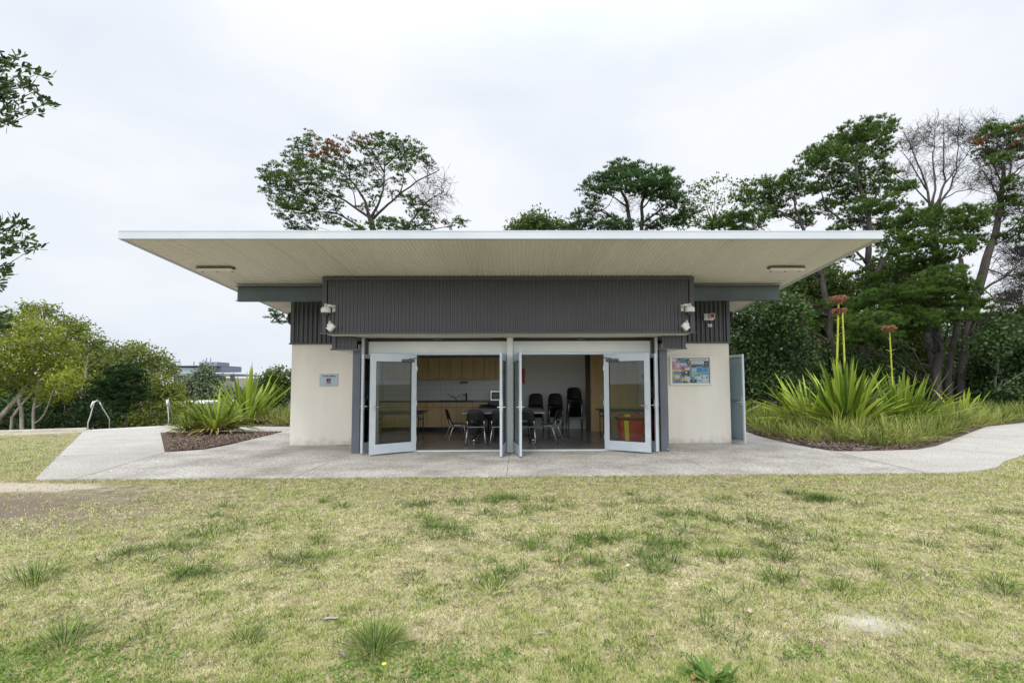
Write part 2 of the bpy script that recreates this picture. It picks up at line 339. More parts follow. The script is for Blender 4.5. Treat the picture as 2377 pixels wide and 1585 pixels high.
def ground_mat():
    m = mat('lawn_soil', (.30, .26, .15), .95, (.2, .15, .1), bump=.5, bscale=45)
    n = m.node_tree.nodes; l = m.node_tree.links; b = n['Principled BSDF']
    co = n.new('ShaderNodeTexCoord'); P = co.outputs['Object']
    def noise(sc, d=5, r=.6):
        z = n.new('ShaderNodeTexNoise'); z.inputs['Scale'].default_value = sc; z.inputs['Detail'].default_value = d; z.inputs['Roughness'].default_value = r; l.new(P, z.inputs['Vector']); return z.outputs['Fac']
    def ramp(f, stops):
        c = n.new('ShaderNodeValToRGB'); e = c.color_ramp.elements; e[0].position, e[0].color = stops[0][0], (*stops[0][1], 1); e[1].position, e[1].color = stops[-1][0], (*stops[-1][1], 1)
        for p, q in stops[1:-1]: x = e.new(p); x.color = (*q, 1)
        l.new(f, c.inputs[0]); return c.outputs[0]
    c1 = ramp(noise(5, 8, .7), [(.35, (.13, .115, .06)), (.5, (.28, .25, .14)), (.68, (.42, .38, .24))])
    c2 = ramp(noise(60, 4, .7), [(.3, (.45, .45, .45)), (.7, (1.25, 1.25, 1.2))])
    mu = n.new('ShaderNodeMixRGB'); mu.blend_type = 'MULTIPLY'; mu.inputs[0].default_value = 1; l.new(c1, mu.inputs[1]); l.new(c2, mu.inputs[2])
    def patch(cx, cy, rx, ry, soft=.5, rot=0):
        mp = n.new('ShaderNodeMapping'); mp.vector_type = 'TEXTURE'; mp.inputs['Location'].default_value = (cx, cy, 0); mp.inputs['Scale'].default_value = (rx, ry, 50); mp.inputs['Rotation'].default_value = (0, 0, rot); l.new(P, mp.inputs[0])
        vl = n.new('ShaderNodeVectorMath'); vl.operation = 'LENGTH'; l.new(mp.outputs[0], vl.inputs[0])
        ad = n.new('ShaderNodeMath'); ad.operation = 'MULTIPLY_ADD'; l.new(noise(3.5, 6, .7), ad.inputs[0]); ad.inputs[1].default_value = 1.6; ad.inputs[2].default_value = -.8
        a2 = n.new('ShaderNodeMath'); l.new(vl.outputs['Value'], a2.inputs[0]); l.new(ad.outputs[0], a2.inputs[1])
        mr = n.new('ShaderNodeMapRange'); mr.inputs['From Min'].default_value = 1.15; mr.inputs['From Max'].default_value = 1.15 - soft; l.new(a2.outputs[0], mr.inputs['Value']); return mr.outputs[0]
    def over(base, fac, col):
        mx = n.new('ShaderNodeMixRGB'); l.new(fac, mx.inputs[0]); l.new(base, mx.inputs[1]); mx.inputs[2].default_value = (*col, 1); return mx.outputs[0]
    c = over(mu.outputs[0], patch(-6.6, 6.1, 3.2, 1.3, .9, -.25), (.15, .115, .085))
    c = over(c, patch(-8.0, 7.3, 2.0, .38, .4), (.42, .36, .29))
    c = over(c, patch(2.15, 3.1, .30, .16, 1.6, -.25), (.50, .47, .41))
    c = over(c, patch(2.5, 2.8, .25, .09, 1.6, -.4), (.48, .45, .39))
    c = over(c, patch(-16, 15.2, 3, .5, .4, .4), (.40, .33, .26))
    # away from the lawn the ground is leaf litter and dark grass
    sp = n.new('ShaderNodeSeparateXYZ'); l.new(P, sp.inputs[0])
    mr = n.new('ShaderNodeMapRange'); mr.inputs['From Min'].default_value = 17.5; mr.inputs['From Max'].default_value = 20; l.new(sp.outputs[1], mr.inputs['Value'])
    c = over(c, mr.outputs[0], (.06, .065, .03)); l.new(c, b.inputs['Base Color'])
    return m
ground_mat()
g = np_mesh('ground', V, np_mesh_faces, 'lawn_soil', smooth=True, kind='structure')
MB().prism(PV_L, -.12, 0).build('path', 'concrete', kind='structure')
MB().prism(PV_M, -.12, .0).build('pavement', 'aggregate', kind='structure')
MB().prism(PV_R, -.12, 0).build('path', 'concrete', kind='structure')
MB().prism([(-5.7, 15.1), (-5.7, 15.9), (-11.5, 15.9), (-11.4, 15.2), (-7.95, 10.7), (-7.0, 11.2), (-6.9, 12.78), (-6.8, 14)], -.1, -.008).build('mulch', 'mulch_bed', kind='structure')
MB().prism([(6.45, 10.9), (6.6, 10.35), (7.29, 10.2), (8.75, 10.45), (10.7, 11.9), (13.0, 13.8), (15.4, 15.75), (18.1, 17.2), (24, 19.5), (24, 22), (4.9, 22), (5.3, 17), (6.85, 15.7), (6.8, 14.49), (6.6, 13.4), (6.54, 12.42), (6.56, 11.5)], -.1, -.008).build('mulch', 'mulch_bed', kind='structure')
MB().prism([(-8.2, 17.3), (-12.9, 17.95), (-13, 19.5), (-11, 22.3), (-5.2, 22.3), (-5.2, 16.5)], -.1, -.006).build('mulch', 'mulch_bed', kind='structure')
jt = MB()
for (p_, q_) in (((-.22, 7.9), (-.22, 10.5)), ((3.2, 7.93), (3.2, 10.45)), ((-3.6, 7.88), (-3.6, 10.45))): jt.box(p_[0] - .004, p_[0] + .004, p_[1], q_[1], -.01, .0015)
for (p_, q_) in (((-7.005, 7.86), (-7.79, 10.9)), ((6.588, 7.95), (6.668, 10.57)), ((-9.6, 10.36), (-7.85, 10.7)), ((-11.9, 13.3), (-9.5, 13.4)), ((10.1, 9.8), (9.0, 10.8)), ((14, 12.2), (12.9, 13.95))):
    d_ = np.array(q_) - np.array(p_); k_ = np.array([-d_[1], d_[0]]) / np.linalg.norm(d_) * .006; jt.add([(p_[0] - k_[0], p_[1] - k_[1], .0015), (q_[0] - k_[0], q_[1] - k_[1], .0015), (q_[0] + k_[0], q_[1] + k_[1], .0015), (p_[0] + k_[0], p_[1] + k_[1], .0015)], [(0, 1, 2, 3)])
mat('joint_dark', (.07, .065, .055), .95); jt.build('pavement_joints', 'joint_dark', kind='structure')
# kerb behind the lawn on the left and the ribbed strip at the top of the steps
k = MB(); k.prism([(-22, 13.45), (-14.42, 16.50), (-14.50, 16.68), (-22.1, 13.63)], -.6, .05); k.build('concrete_kerb', 'kerb', label='long pale concrete kerb along the far edge of the lawn on the left', category='kerb')
k = MB()
t0 = np.array([-14.2, 16.47]); t1 = np.array([-13.0, 17.62]); dv = (t1 - t0); nv_ = np.array([dv[1], -dv[0]]) / np.linalg.norm(dv)
for i in range(34):
    for j in range(6):
        c = t0 + dv * (i + .5) / 34 + nv_ * (.06 + j * .05); k.lathe([(.016, .0), (.013, .006)], 6, (c[0], c[1], 0.0))
k.build('tactile_strip', 'white_frame', label='strip of raised studs across the path at the top of the steps', category='paving')
def rail(lab, x, y, mir):
    t = thing('handrail', lab, 'handrail', (x, y, 0), 0, 'handrails at the top of the steps'); s = mir
    MB().tube([(0, 0, -.1), (0, .0, .22), (.04 * s, .03, .42), (.09 * s, .05, .72), (.11 * s, .08, .90), (.15 * s, .14, .95), (.18 * s, .2, .9)], .019, 10).build('post', 'steel', t, True)
    MB().tube([(.18 * s, .2, .9), (.20 * s, .3, .70), (.25 * s, .55, .30), (.26 * s, .6, -.6)], .017, 10).build('rail', 'steel', t, True)
    MB().tube([(.13 * s, .02, .93), (.07 * s, .0, .76), (.09 * s, .0, .70)], .024, 10).build('end_loop', 'steel', t, True)
rail('bright steel handrail on the left side of the steps', -14.55, 16.70, 1)
rail('bright steel handrail on the right side of the steps', -12.75, 17.95, -1)

# ------------------------------------------------------------------ the building
B = thing('community_building', 'low building with a huge flat white-edged roof, dark corrugated upper walls and open glass doors', 'building', (0, 0, 0))
XL, XR, YW, YB = -5.58, 5.18, 11.97, 16.3           # wall outline
CX = -.215                                          # middle of the building
DY = 10.74                                          # door plane
def sz(y): return 3.82 - .0714 * (y - 7.8)          # soffit height
# walls (cream)
MB().box(XL, -3.50, YW, YW + .2, -.05, 2.47).build('wall', 'cream', B)
MB().box(3.10, XR, YW, YW + .2, -.05, 2.47).build('wall', 'cream', B)
MB().box(XL, XL + .2, YW + .2, YB, -.05, 3.3).build('wall', 'cream', B)
MB().box(XR - .2, XR, YW + .2, YB, -.05, 3.3).build('wall', 'cream', B)
MB().box(XL, XR, YB, YB + .2, -.05, 3.2).build('wall', 'cream', B)
# bay side walls
MB().box(-3.57, -3.50, DY - .05, YW, -.05, 2.19).build('wall', 'cream', B)
MB().box(3.10, 3.17, DY - .05, YW, -.05, 2.19).build('wall', 'cream', B)
# upper cladding at wall plane
def clad(x0, x1, y, z0, z1, pitch, amp, parent, name='cladding', lab=None):
    o = MB().wave((x0, y, z0), (1, 0, 0), (0, 0, 1), x1 - x0, z1 - z0, pitch, amp).build(name, 'cladding', parent, True); return o
def cladgroup(x0, x1, y, ydepth, z0, z1, pitch, amp, ends=(True, True), lw=.09):
    c = clad(x0 + .02, x1 - .02, y, z0 + .02, z1 - .0, pitch, amp, B)
    m = MB(); m.box(x0 - .03, x1 + .03, y - .035, y + .02, z0 - .012, z0 + .02)      # base flashing
    m.build('base_trim', 'trim_dark', c)
    for k, (xa, s) in enumerate(((x0, 1), (x1, -1))):
        if ends[k]:
            MB().box(min(xa, xa + s * lw), max(xa, xa + s * lw), y - .026, y - .011, z0 + .021, z1 - .002).build('corner_trim', 'trim_dark', c)
            MB().box(min(xa - s*.004, xa + s * .012), max(xa - s*.004, xa + s * .012), y - .027, y + ydepth, z0 + .0205, z1 - .003).build('return_panel', 'trim_dark', c)
    return c
cladgroup(XL - .02, -4.0, YW - .03, 4.3, 2.455, sz(YW) - .01, .112, .018, (True, False), .08)
cladgroup(3.57, XR + .02, YW - .03, 4.3, 2.455, sz(YW) - .01, .112, .018, (False, True), .08)
# big fascia box over the doors
c = cladgroup(-4.02, 3.59, 9.92, 2.0, 2.5, sz(9.92) - .02, .076, .013, lw=.085)
m = MB(); m.box(-4.03, 3.60, 9.885, 9.90, sz(9.9) - .075, sz(9.9) - .012); m.build('head_trim', 'trim_dark', c)
MB().box(-3.93, 3.50, 9.96, DY - .02, 2.478, 2.497).build('soffit_panel', 'white_soffit', B)
MB().box(-3.99, 3.56, 9.94, 9.955, 2.497, 3.6).build('backing_panel', 'black', B)
MB().box(-3.98, 3.55, DY + .03, YW - .1, 2.505, 2.52).build('bay_ceiling', 'ceiling', B)
# lower side boxes
for (a, b_, ee) in ((-3.96, -3.43, (True, False)), (3.02, 3.53, (False, True))):
    cladgroup(a, b_, 10.32, YW - 10.36, 2.2, 2.49, .076, .013, ee, .07)
    MB().box(a + .02, b_ - .01, 10.34, YW - .01, 2.19, 2.198).build('soffit_panel', 'white_soffit', B)
# columns
for a in (-3.59, 3.03):
    q = MB().box(a, a + .165, 10.50, 10.66, -.02, 2.185).build('column', 'column_grey', B)
m = MB(); m.lathe([(.018, 0), (.018, .02)], 10, (3.03 + .13, 10.48, .06), 'y'); m.build('bolt', 'steel', q)
# white edge strips beside the columns
for a in (-3.425, 2.96): MB().box(a, a + .045, 10.56, 10.70, 0, 2.475).build('edge_strip', 'white_frame', B)
MB().box(-3.38, -3.32, 10.66, 10.80, 0, 2.475).build('frame_gap', 'dark_metal', B)
MB().box(2.89, 2.958, 10.66, 10.80, 0, 2.475).build('frame_gap', 'dark_metal', B)
# door frames
def lintel(x0, x1):
    h = MB().box(x0, x1, DY - .03, DY + .08, 2.16, 2.40).build('lintel', 'white_frame', B)
    MB().box(x0, x1, DY - .045, DY + .06, 2.105, 2.158).build('head_rail', 'aluminium', h, bevel=.004)
    MB().box(x0, x1, DY - .0, DY + .05, 2.402, 2.477).build('head_gap', 'dark_metal', h)
    m = MB(); m.box((x0 + x1) / 2 - .1, (x0 + x1) / 2 + .08, DY - .05, DY - .005, 2.425, 2.475); m.build('track_guide', 'galvanised', h)
    for a in (x0 + .05, x1 - .33): m = MB(); m.box(a, a + .28, DY - .09, DY - .05, 2.455, 2.474); m.build('track_arm', 'dark_metal', h)
lintel(-3.32, -.285); lintel(-.145, 2.89)
MB().box(-.28, -.15, 10.56, 10.86, 0, 2.476).build('mullion', 'white_frame', B, bevel=.004)
for a in (-3.32, 2.835): MB().box(a, a + .055, DY - .03, DY + .08, 0, 2.104).build('jamb', 'aluminium', B, bevel=.003)
for a in (-.34, -.149): MB().box(a, a + .058, DY - .03, DY + .08, 0, 2.104).build('jamb', 'aluminium', B, bevel=.003)
MB().box(-3.26, -.345, DY - .02, DY + .12, 0.001, .022).build('threshold', 'white_frame', B)
MB().box(-.09, 2.83, DY - .02, DY + .12, 0.001, .022).build('threshold', 'white_frame', B)

def door(hx, hy, ang, wd, side, lab, gl='door_glass', z0=.03, z1=2.10, closer=True, rail=.115, bot=.20):
    """leaf along local +x from its hinge, rotated by ang"""
    T = .045
    d = MB(); st = rail
    d.box(0, st, -T / 2, T / 2, z0, z1).box(wd - st, wd, -T / 2, T / 2, z0, z1)
    d.box(st, wd - st, -T / 2 + .0015, T / 2 - .0015, z1 - st * 1.35, z1 - .001).box(st, wd - st, -T / 2 + .0015, T / 2 - .0015, z0 + .001, z0 + bot)
    o = d.build('door', 'aluminium', B); o.location = (hx, hy, 0); o.rotation_euler = (0, 0, ang); o['label'] = lab
    MB().box(st - .004, wd - st + .004, -.004, .004, z0 + bot - .004, z1 - st * 1.35 + .004).build('glass', gl, o)
    m = MB()
    for (a, b_, c_, e_) in ((st, st + .014, z0 + bot, z1 - st * 1.35), (wd - st - .014, wd - st, z0 + bot, z1 - st * 1.35)): m.box(a, b_, -.016, .016, c_, e_)
    m.box(st + .014, wd - st - .014, -.016, .016, z0 + bot, z0 + bot + .014).box(st + .014, wd - st - .014, -.016, .016, z1 - st * 1.35 - .014, z1 - st * 1.35)
    m.build('glazing_bead', 'dark_metal', o)
    m = MB(); hx_ = wd - .055
    for s in (-1, 1):
        yy = s * (T / 2); m.box(hx_ - .022, hx_ + .022, min(yy, yy + s * .012), max(yy, yy + s * .012), .93, 1.14)
        m.tube([(hx_, yy + s * .012, 1.0), (hx_, yy + s * .05, 1.0), (hx_ - .12, yy + s * .055, 1.0)], .009, 8)
    m.build('handle', 'steel', o)
    for zz in (.3, 1.05, 1.8): MB().tube([(-.008, side * T / 2, zz - .05), (-.008, side * T / 2, zz + .05)], .011, 8).build('hinge', 'steel', o)
    if closer:
        m = MB(); m.box(.07, .35, side * T / 2 if side > 0 else -T / 2 - .055, T / 2 + .055 if side > 0 else -T / 2, z1 - .16, z1 - .10)
        cl = m.build('closer', 'galvanised', o, bevel=.008)
        MB().tube([(.2, side * .06, z1 - .095), (.0, side * .10, z1 - .06), (-.1, side * .02, z1 - .05)], .009, 6).build('closer_arm', 'galvanised', cl)
    return o
a1 = math.atan2(10.09 - 10.70, -3.07 + 2.27)
door(-2.27, 10.70, a1, 1.02, 1, 'glass door leaf standing ajar in front of the kitchen, left of the opening')
a2 = math.atan2(10.19 - 10.73, 2.73 - 1.86)
door(1.86, 10.73, a2, 1.02, -1, 'glass door leaf standing ajar in front of the red bin')
door(-.315, 10.66, R(-94), .93, -1, 'door leaf swung square to the front, left of the central post')
door(-.14, 10.66, R(-80.5), .93, 1, 'door leaf swung square to the front, right of the central post')
# folded inner leaves nested against the open ones (dark edges seen beside them)
door(-3.27, 10.72, R(-97), .40, 1, 'narrow folded leaf tucked against the left jamb', closer=False, rail=.06)
door(2.84, 10.72, R(-83), .40, -1, 'narrow folded leaf tucked against the right jamb', closer=False, rail=.06)
d = door(5.24, 12.60, R(-80), .92, 1, 'mesh glazed side door folded back past the right-hand wall', 'mesh_glass', closer=False, rail=.05, bot=.06, z1=2.16)
m = MB(); m.box(.05, .87, .01, .03, 1.0, 1.05); m.build('push_bar', 'steel', d)

# steel beams
for x0, x1 in ((-6.10, -4.035), (3.605, 5.70)):
    b = MB(); y = 10.44; b.box(x0, x1, y + .07, y + .08, 3.28, 3.575).box(x0, x1, y, y + .15, 3.576, 3.592).box(x0, x1, y, y + .15, 3.264, 3.279)
    b.build('beam', 'galvanised', B)
# roof
RX0, RX1, RY0, RY1 = -6.44, 5.95, 7.80, 17.6
rf = MB(); 
rf.add([(RX0 + .02, RY0 + .02, sz(RY0) + .05), (RX1 - .02, RY0 + .02, sz(RY0) + .05), (RX1 - .02, RY1, sz(RY1) + .05), (RX0 + .02, RY1, sz(RY1) + .05),
        (RX0 + .02, RY0 + .02, sz(RY0) + .10), (RX1 - .02, RY0 + .02, sz(RY0) + .10), (RX1 - .02, RY1, sz(RY1) + .10), (RX0 + .02, RY1, sz(RY1) + .10)],
       [(3, 2, 1, 0), (4, 5, 6, 7), (0, 1, 5, 4), (1, 2, 6, 5), (2, 3, 7, 6), (3, 0, 4, 7)])
rf = rf.build('roof', 'galvanised', B)
sl = np.array([0, 1, -.0714])
MB().wave((RX0 + .03, RY0 + .03, sz(RY0) + .012), (1, 0, 0), sl, RX1 - RX0 - .06, RY1 - RY0 - .05, .076, .0115, (0, 0, -1)).build('soffit', 'soffit', rf, True)
m = MB()
for i in range(1, 5):
    xx = RX0 + .03 + i * .76; m.add([(xx - .004, RY0 + .06, sz(RY0) - .001), (xx + .004, RY0 + .06, sz(RY0) - .001), (xx + .004, RY1 - .1, sz(RY1) - .001), (xx - .004, RY1 - .1, sz(RY1) - .001)], [(0, 1, 2, 3)])
m.build('lap_joint', 'lap_dirt', rf, kind='stuff')
f = MB(); f.box(RX0, RX1, RY0 - .02, RY0 + .004, sz(RY0) - .005, sz(RY0) + .128).box(RX0, RX1, RY0 + .0045, RY0 + .05, sz(RY0) - .0045, sz(RY0) + .004); 
f.box(RX0, RX1, RY0 - .024, RY0 - .0205, sz(RY0) + .112, sz(RY0) + .131)
f.build('fascia', 'fascia', rf)
for xx, s in ((RX0, -1), (RX1, 1)):
    a, b_ = (xx - .012, xx) if s < 0 else (xx, xx + .012)
    f = MB(); y0, y1 = RY0 - .02, RY1
    v = []
    for (y, dz) in ((y0, 0), (y1, 0)):
        for x in (a, b_): v += [(x, y, sz(y) - .007), (x, y, sz(y) + .127)]
    f.add(v, [(0, 1, 3, 2), (4, 6, 7, 5), (0, 4, 5, 1), (2, 3, 7, 6), (1, 5, 7, 3), (0, 2, 6, 4)])
    xi0, xi1 = (xx, xx + .05) if s < 0 else (xx - .05, xx)
    f.add([(xi0, RY0 + .06, sz(RY0) - .006), (xi1, RY0 + .06, sz(RY0) - .006), (xi1, RY1, sz(RY1) - .006), (xi0, RY1, sz(RY1) - .006)], [(0, 1, 2, 3)])
    f.build('barge_board', 'fascia', rf)
# battens on the soffit
for x0, lab in ((-6.16, 'shallow dusty light batten under the left end of the eaves'), (4.83, 'shallow dusty light batten under the right end of the eaves')):
    y = 9.28; t = thing('light_batten', lab, 'ceiling light', (x0, y, sz(y)), 0, 'light battens under the roof')
    MB().box(0, .70, -.05, .05, -.035, -.008).build('housing', 'galvanised', t)
    MB().box(.015, .685, -.075, .03, -.085, -.037).build('diffuser', 'soffit', t, bevel=.015)
    for q in (.06, .34, .62): MB().box(q, q + .03, .031, .05, -.09, -.036).build('clip', 'dark_metal', t)
# round lamps on the side walls just under the roof
for xx, s, lab in ((XL - .03, -1, 'round amber lamp in a dark bowl on the left side wall under the roof'), (XR + .03, 1, 'round amber lamp in a dark bowl on the right side wall under the roof')):
    t = thing('wall_lamp', lab, 'wall lamp', (xx, 12.22, 3.12), 0, 'round lamps on the side walls')
    MB().lathe([(.03, 0), (.10, s * .02), (.155, s * .12), (.16, s * .15), (.145, s * .15), (.1, s * .05)], 24, axis='x').build('bowl', 'dark_metal', t, True)
    MB().lathe([(.02, s * .06), (.07, s * .10), (.05, s * .14), (.01, s * .155)], 16, axis='x').build('lens', 'amber', t, True)

# interior shell
fl = MB().box(-3.48, 3.09, DY + .10, YW - .001, -.03, .004).box(-4.4, 3.62, YW, YB - .001, -.03, .0035).build('floor', 'vinyl', B)
m = MB().box(-4.45, -4.40, YW + .21, 15.86, 0, 2.45); m.build('interior_wall', 'wall_white', B)
m = MB().box(3.60, 3.65, YW + .21, 14.85, 0, 2.45); m.build('interior_wall', 'wall_white', B)
m = MB().box(-4.6, 2.16, 15.86, 15.95, 0, 2.45); m.build('interior_wall', 'wall_white', B)
MB().box(-4.4, 3.6, YW + .0, 15.9, 2.45, 2.47).build('ceiling', 'ceiling', B)
MB().box(-3.5, 3.1, YW, YW + .2, 2.40, 2.449).build('ceiling_bulkhead', 'ceiling', B)
for x0, yy in ((-2.15, 11.35), (-.62, 11.3), (.25, 11.3), (1.35, 11.35)):
    MB().box(x0, x0 + .72, yy, yy + .09, 2.30, 2.34).build('ceiling_lamp', 'lamp_off', B)
MB().box(-3.45, 3.05, DY + .085, YW - .001, 2.36, 2.39).build('ceiling', 'ceiling', B)
# timber panelled store room on the right
sr = MB().box(2.16, 3.59, 14.86, 15.9, 0, 2.44).build('store_partition', 'maple', B)
m = MB(); m.box(2.02, 2.158, 15.0, 15.04, 0.01, 2.44); m.build('door_edge', 'dark_top', sr)
MB().box(2.30, 3.15, 14.835, 14.858, .02, 2.40).build('store_door', 'maple', sr)
MB().box(2.42, 2.52, 14.80, 14.834, 1.02, 1.05).box(2.43, 2.46, 14.815, 14.834, .97, 1.12).build('handle', 'steel', sr)
# skirting
MB().box(-.5, 2.0, 15.845, 15.859, .005, .07).build('skirting', 'wall_white', B)

# ------------------------------------------------------------------ wall mounted things
def dome(x, z, s, lab):
    t = thing('dome_camera', lab, 'security camera', (x, 9.885, z), 0, 'dome cameras at the ends of the fascia')
    MB().box(s * .10 - .03, s * .10 + .03, -.012, 0, -.03, .11).build('wall_plate', 'white_plastic', t, bevel=.004)
    MB().tube([(s * .10, -.012, .06), (s * .09, -.12, .08), (0, -.15, .08)], .028, 10).build('bracket', 'white_plastic', t, True)
    MB().lathe([(.028, .11), (.032, .05), (.06, .045), (.092, .02), (.096, -.03), (.088, -.065), (.03, -.075)], 24, (0, -.16, 0)).build('housing', 'white_plastic', t, True)
    MB().lathe([(.074, -.07), (.073, -.10), (.052, -.14), (.015, -.158)], 24, (0, -.16, 0)).build('dome', 'smoked', t, True)
dome(-3.88, 2.965, 1, 'white dome camera on the left end of the dark fascia'); dome(3.44, 2.965, -1, 'white dome camera on the right end of the dark fascia')
def pir(x, z, s, lab):
    t = thing('floodlight', lab, 'floodlight', (x, 9.885, z), 0, 'small tilted white floodlights under the cameras')
    MB().tube([(-s * .05, 0, .13), (-s * .05, -.06, .12), (-s * .05, -.08, .05)], .02, 8).build('arm', 'white_plastic', t, True)
    MB().lathe([(.03, -.02), (.03, .02)], 12, (-s * .055, -.085, .045), 'y').build('knuckle', 'white_plastic', t)
    o = MB().box(-.075, .075, -.05, .04, -.055, .055).build('head', 'white_plastic', t, bevel=.006); o.location = (0, -.1, 0); o.rotation_euler = (0, s * R(-48), 0)
    q = MB().box(-.06, .06, -.056, -.0505, -.042, .042).build('lens', 'lamp_off', o)
pir(-3.79, 2.61, 1, 'tilted white floodlight below the left dome camera'); pir(3.36, 2.61, -1, 'tilted white floodlight below the right dome camera')
t = thing('alarm_siren', 'white alarm box with a square red strobe on the right-hand dark cladding', 'alarm', (4.66, 11.905, 3.09))
MB().box(-.11, .13, -.03, 0, -.08, .085).build('base', 'white_plastic', t, bevel=.006)
MB().box(0.0, .125, -.12, -.031, -.05, .08).build('housing', 'white_plastic', t, bevel=.008)
MB().box(.018, .108, -.128, -.1205, -.03, .065).build('strobe', 'red_lens', t)
MB().box(-.085, -.02, -.045, -.0305, -.05, .06).build('sounder', 'soffit', t)
t = thing('button_plate', 'small white square plate with a dark ring under the alarm box', 'wall plate', (4.69, 11.905, 2.88))
MB().box(-.045, .055, -.02, 0, -.035, .035).build('plate', 'white_plastic', t, bevel=.004)
MB().lathe([(.018, -.026), (.018, -.02)], 14, (0, 0, 0), 'y').build('button', 'ink', t)
# name plate
t = thing('name_sign', 'pale metal sign reading Amenity Building on the left cream wall', 'sign', (-4.665, YW, 1.57))
MB().box(-.225, .225, -.014, -.001, -.155, .155).build('plate', 'sign_face', t, bevel=.003)
text('Amenity Building', .047, (0, -.016, .088), 'ink', t, bold=.0012)
MB().box(-.11, .12, -.016, -.0145, .058, .063).build('subtitle_line', 'column_grey', t)
lg = MB().box(-.05, .05, -.017, -.0145, -.075, .035).build('logo', 'navy', t)
MB().prism([(-.05, -.075), (.05, -.075), (.05, -.03), (.03, -.005), (.01, -.004), (-.015, -.035), (-.035, -.048), (-.05, -.045)], 0, .0025).build('logo_wave', 'orange', lg).matrix_local = Matrix.Translation((0, -.0172, 0)) @ Matrix.Rotation(R(90), 4, 'X')
m = MB(); m.tube([(-.05, -.0215, -.045), (-.035, -.0215, -.047), (-.015, -.0215, -.034), (.01, -.0215, -.004), (.03, -.0215, -.005), (.04, -.0215, -.03)], .004, 6); m.build('logo_line', 'sign_face', lg)
mat('sign_blue', (.12, .2, .38), .5); mat('sign_red', (.5, .16, .12), .5)
MB().box(-.075, .01, -.016, -.0145, -.112, -.10).build('caption', 'sign_blue', t); MB().box(.018, .065, -.016, -.0145, -.112, -.10).build('caption', 'sign_red', t)
# notice board
t = thing('notice_board', 'framed notice board full of colourful posters on the right cream wall', 'notice board', (4.205, YW, 1.775))
W_, H_ = .515, .36
mat('board_back', (.36, .33, .26), .9, (.30, .27, .2), 20, 4)
m = MB(); m.box(-W_, -W_ + .05, -.07, -.001, -H_, H_).box(W_ - .05, W_, -.07, -.001, -H_, H_).box(-W_ + .05, W_ - .05, -.069, -.0015, H_ - .05, H_).box(-W_ + .05, W_ - .05, -.069, -.0015, -H_, -H_ + .05); m.build('frame', 'white_frame', t, bevel=.012)
MB().box(-W_ + .051, W_ - .051, -.02, -.002, -H_ + .051, H_ - .051).build('backing', 'board_back', t)
MB().box(-W_ + .051, W_ - .051, -.05, -.047, -H_ + .051, H_ - .051).build('glass', 'clear_glass', t)
m = MB(); m.box(-.04, .04, -.085, -.0705, -H_ + .012, -H_ + .035); m.build('lock', 'steel', t)
PC = {'pk': (.75, .35, .42), 'rd': (.6, .1, .12), 'bl': (.02, .25, .55), 'lb': (.12, .45, .72), 'dk': (.03, .04, .05), 'tl': (.08, .28, .34), 'ye': (.8, .68, .12), 'or': (.8, .35, .06), 'wh': (.72, .74, .76), 'pu': (.42, .22, .5), 'gr': (.25, .5, .2), 'sk': (.5, .68, .8), 'ny': (.02, .05, .14)}
for k_, c_ in PC.items(): mat('poster_' + k_, c_, .5)
def poster(x0, x1, z0, z1, base, bits, lab=None):
    o = MB().box(x0, x1, -.0235, -.0205, z0, z1).build('poster', 'poster_' + base, t)
    if lab: o['label'] = lab
    gr = {}
    for i, (c_, a, b_, c0, d_) in enumerate(bits): gr.setdefault(c_, MB()).box(x0 + (x1 - x0) * a, x0 + (x1 - x0) * b_, -.0262 - i * .0012, -.0255 - i * .0012, z0 + (z1 - z0) * c0, z0 + (z1 - z0) * d_)
    for c_, g_ in gr.items(): g_.build('poster_print', 'poster_' + c_, o)
    return o
def disc(o, x, z, r, c_, d=.034):
    MB().lathe([(r, -d), (r, -d + .002)], 20, (x, 0, z), 'y').build('poster_print', 'poster_' + c_, o)
p = poster(-.45, -.25, .02, .30, 'pk', [('wh', .0, .5, .75, 1), ('pu', .55, .95, .6, .9), ('rd', .05, .2, .15, .5), ('or', .05, .9, .0, .1), ('dk', .75, 1, .85, 1)], 'pink poster with a round clock'); disc(p, -.32, .135, .052, 'wh'); disc(p, -.33, .14, .014, 'ny', .036)
poster(-.25, -.02, .10, .30, 'tl', [('dk', .65, 1, .2, .9), ('wh', 0, .7, .1, .4), ('pk', .1, .8, 0, .2), ('ye', .5, 1, .92, 1), ('bl', .2, .6, .6, .85), ('pk', .8, .92, .35, .7)])
poster(-.44, -.235, -.07, .018, 'wh', [('bl', .05, 1, .0, .45), ('pk', .2, .8, .5, .7)])
p = poster(-.45, -.22, -.30, -.075, 'gr', [('pu', .75, 1, .4, 1), ('or', .6, .8, .6, .9), ('ye', .1, .4, .6, .85), ('bl', 0, 1, 0, .2), ('rd', .4, .8, .2, .4), ('or', .15, .35, .25, .5), ('pu', 0, .25, .0, .25)], 'flower patterned poster with a round clock'); disc(p, -.325, -.16, .05, 'wh'); disc(p, -.325, -.16, .02, 'sk', .036)
poster(-.22, -.02, -.14, .095, 'dk', [('bl', .0, .6, .85, 1), ('rd', .0, .4, .6, .8), ('wh', .4, 1, .6, .95), ('pk', .5, .75, .8, .95), ('ye', 0, .3, .5, .6), ('sk', .45, .7, .3, .5), ('or', .3, .7, .0, .1)])
poster(-.22, -.02, -.30, -.145, 'ye', [('tl', 0, .4, .8, 1), ('wh', .4, 1, .3, 1), ('sk', .4, .7, .2, .8), ('ny', .1, .7, .0, .25), ('or', .08, .3, .3, .6)])
poster(-.015, .45, .235, .30, 'wh', []); text('SPORTS FIELDS  &  TRACK', .030, (.218, -.026, .255), 'column_grey', t)
poster(.03, .335, .16, .228, 'wh', [('sk', .08, .9, .2, .5), ('sk', .08, .9, .6, .75)])
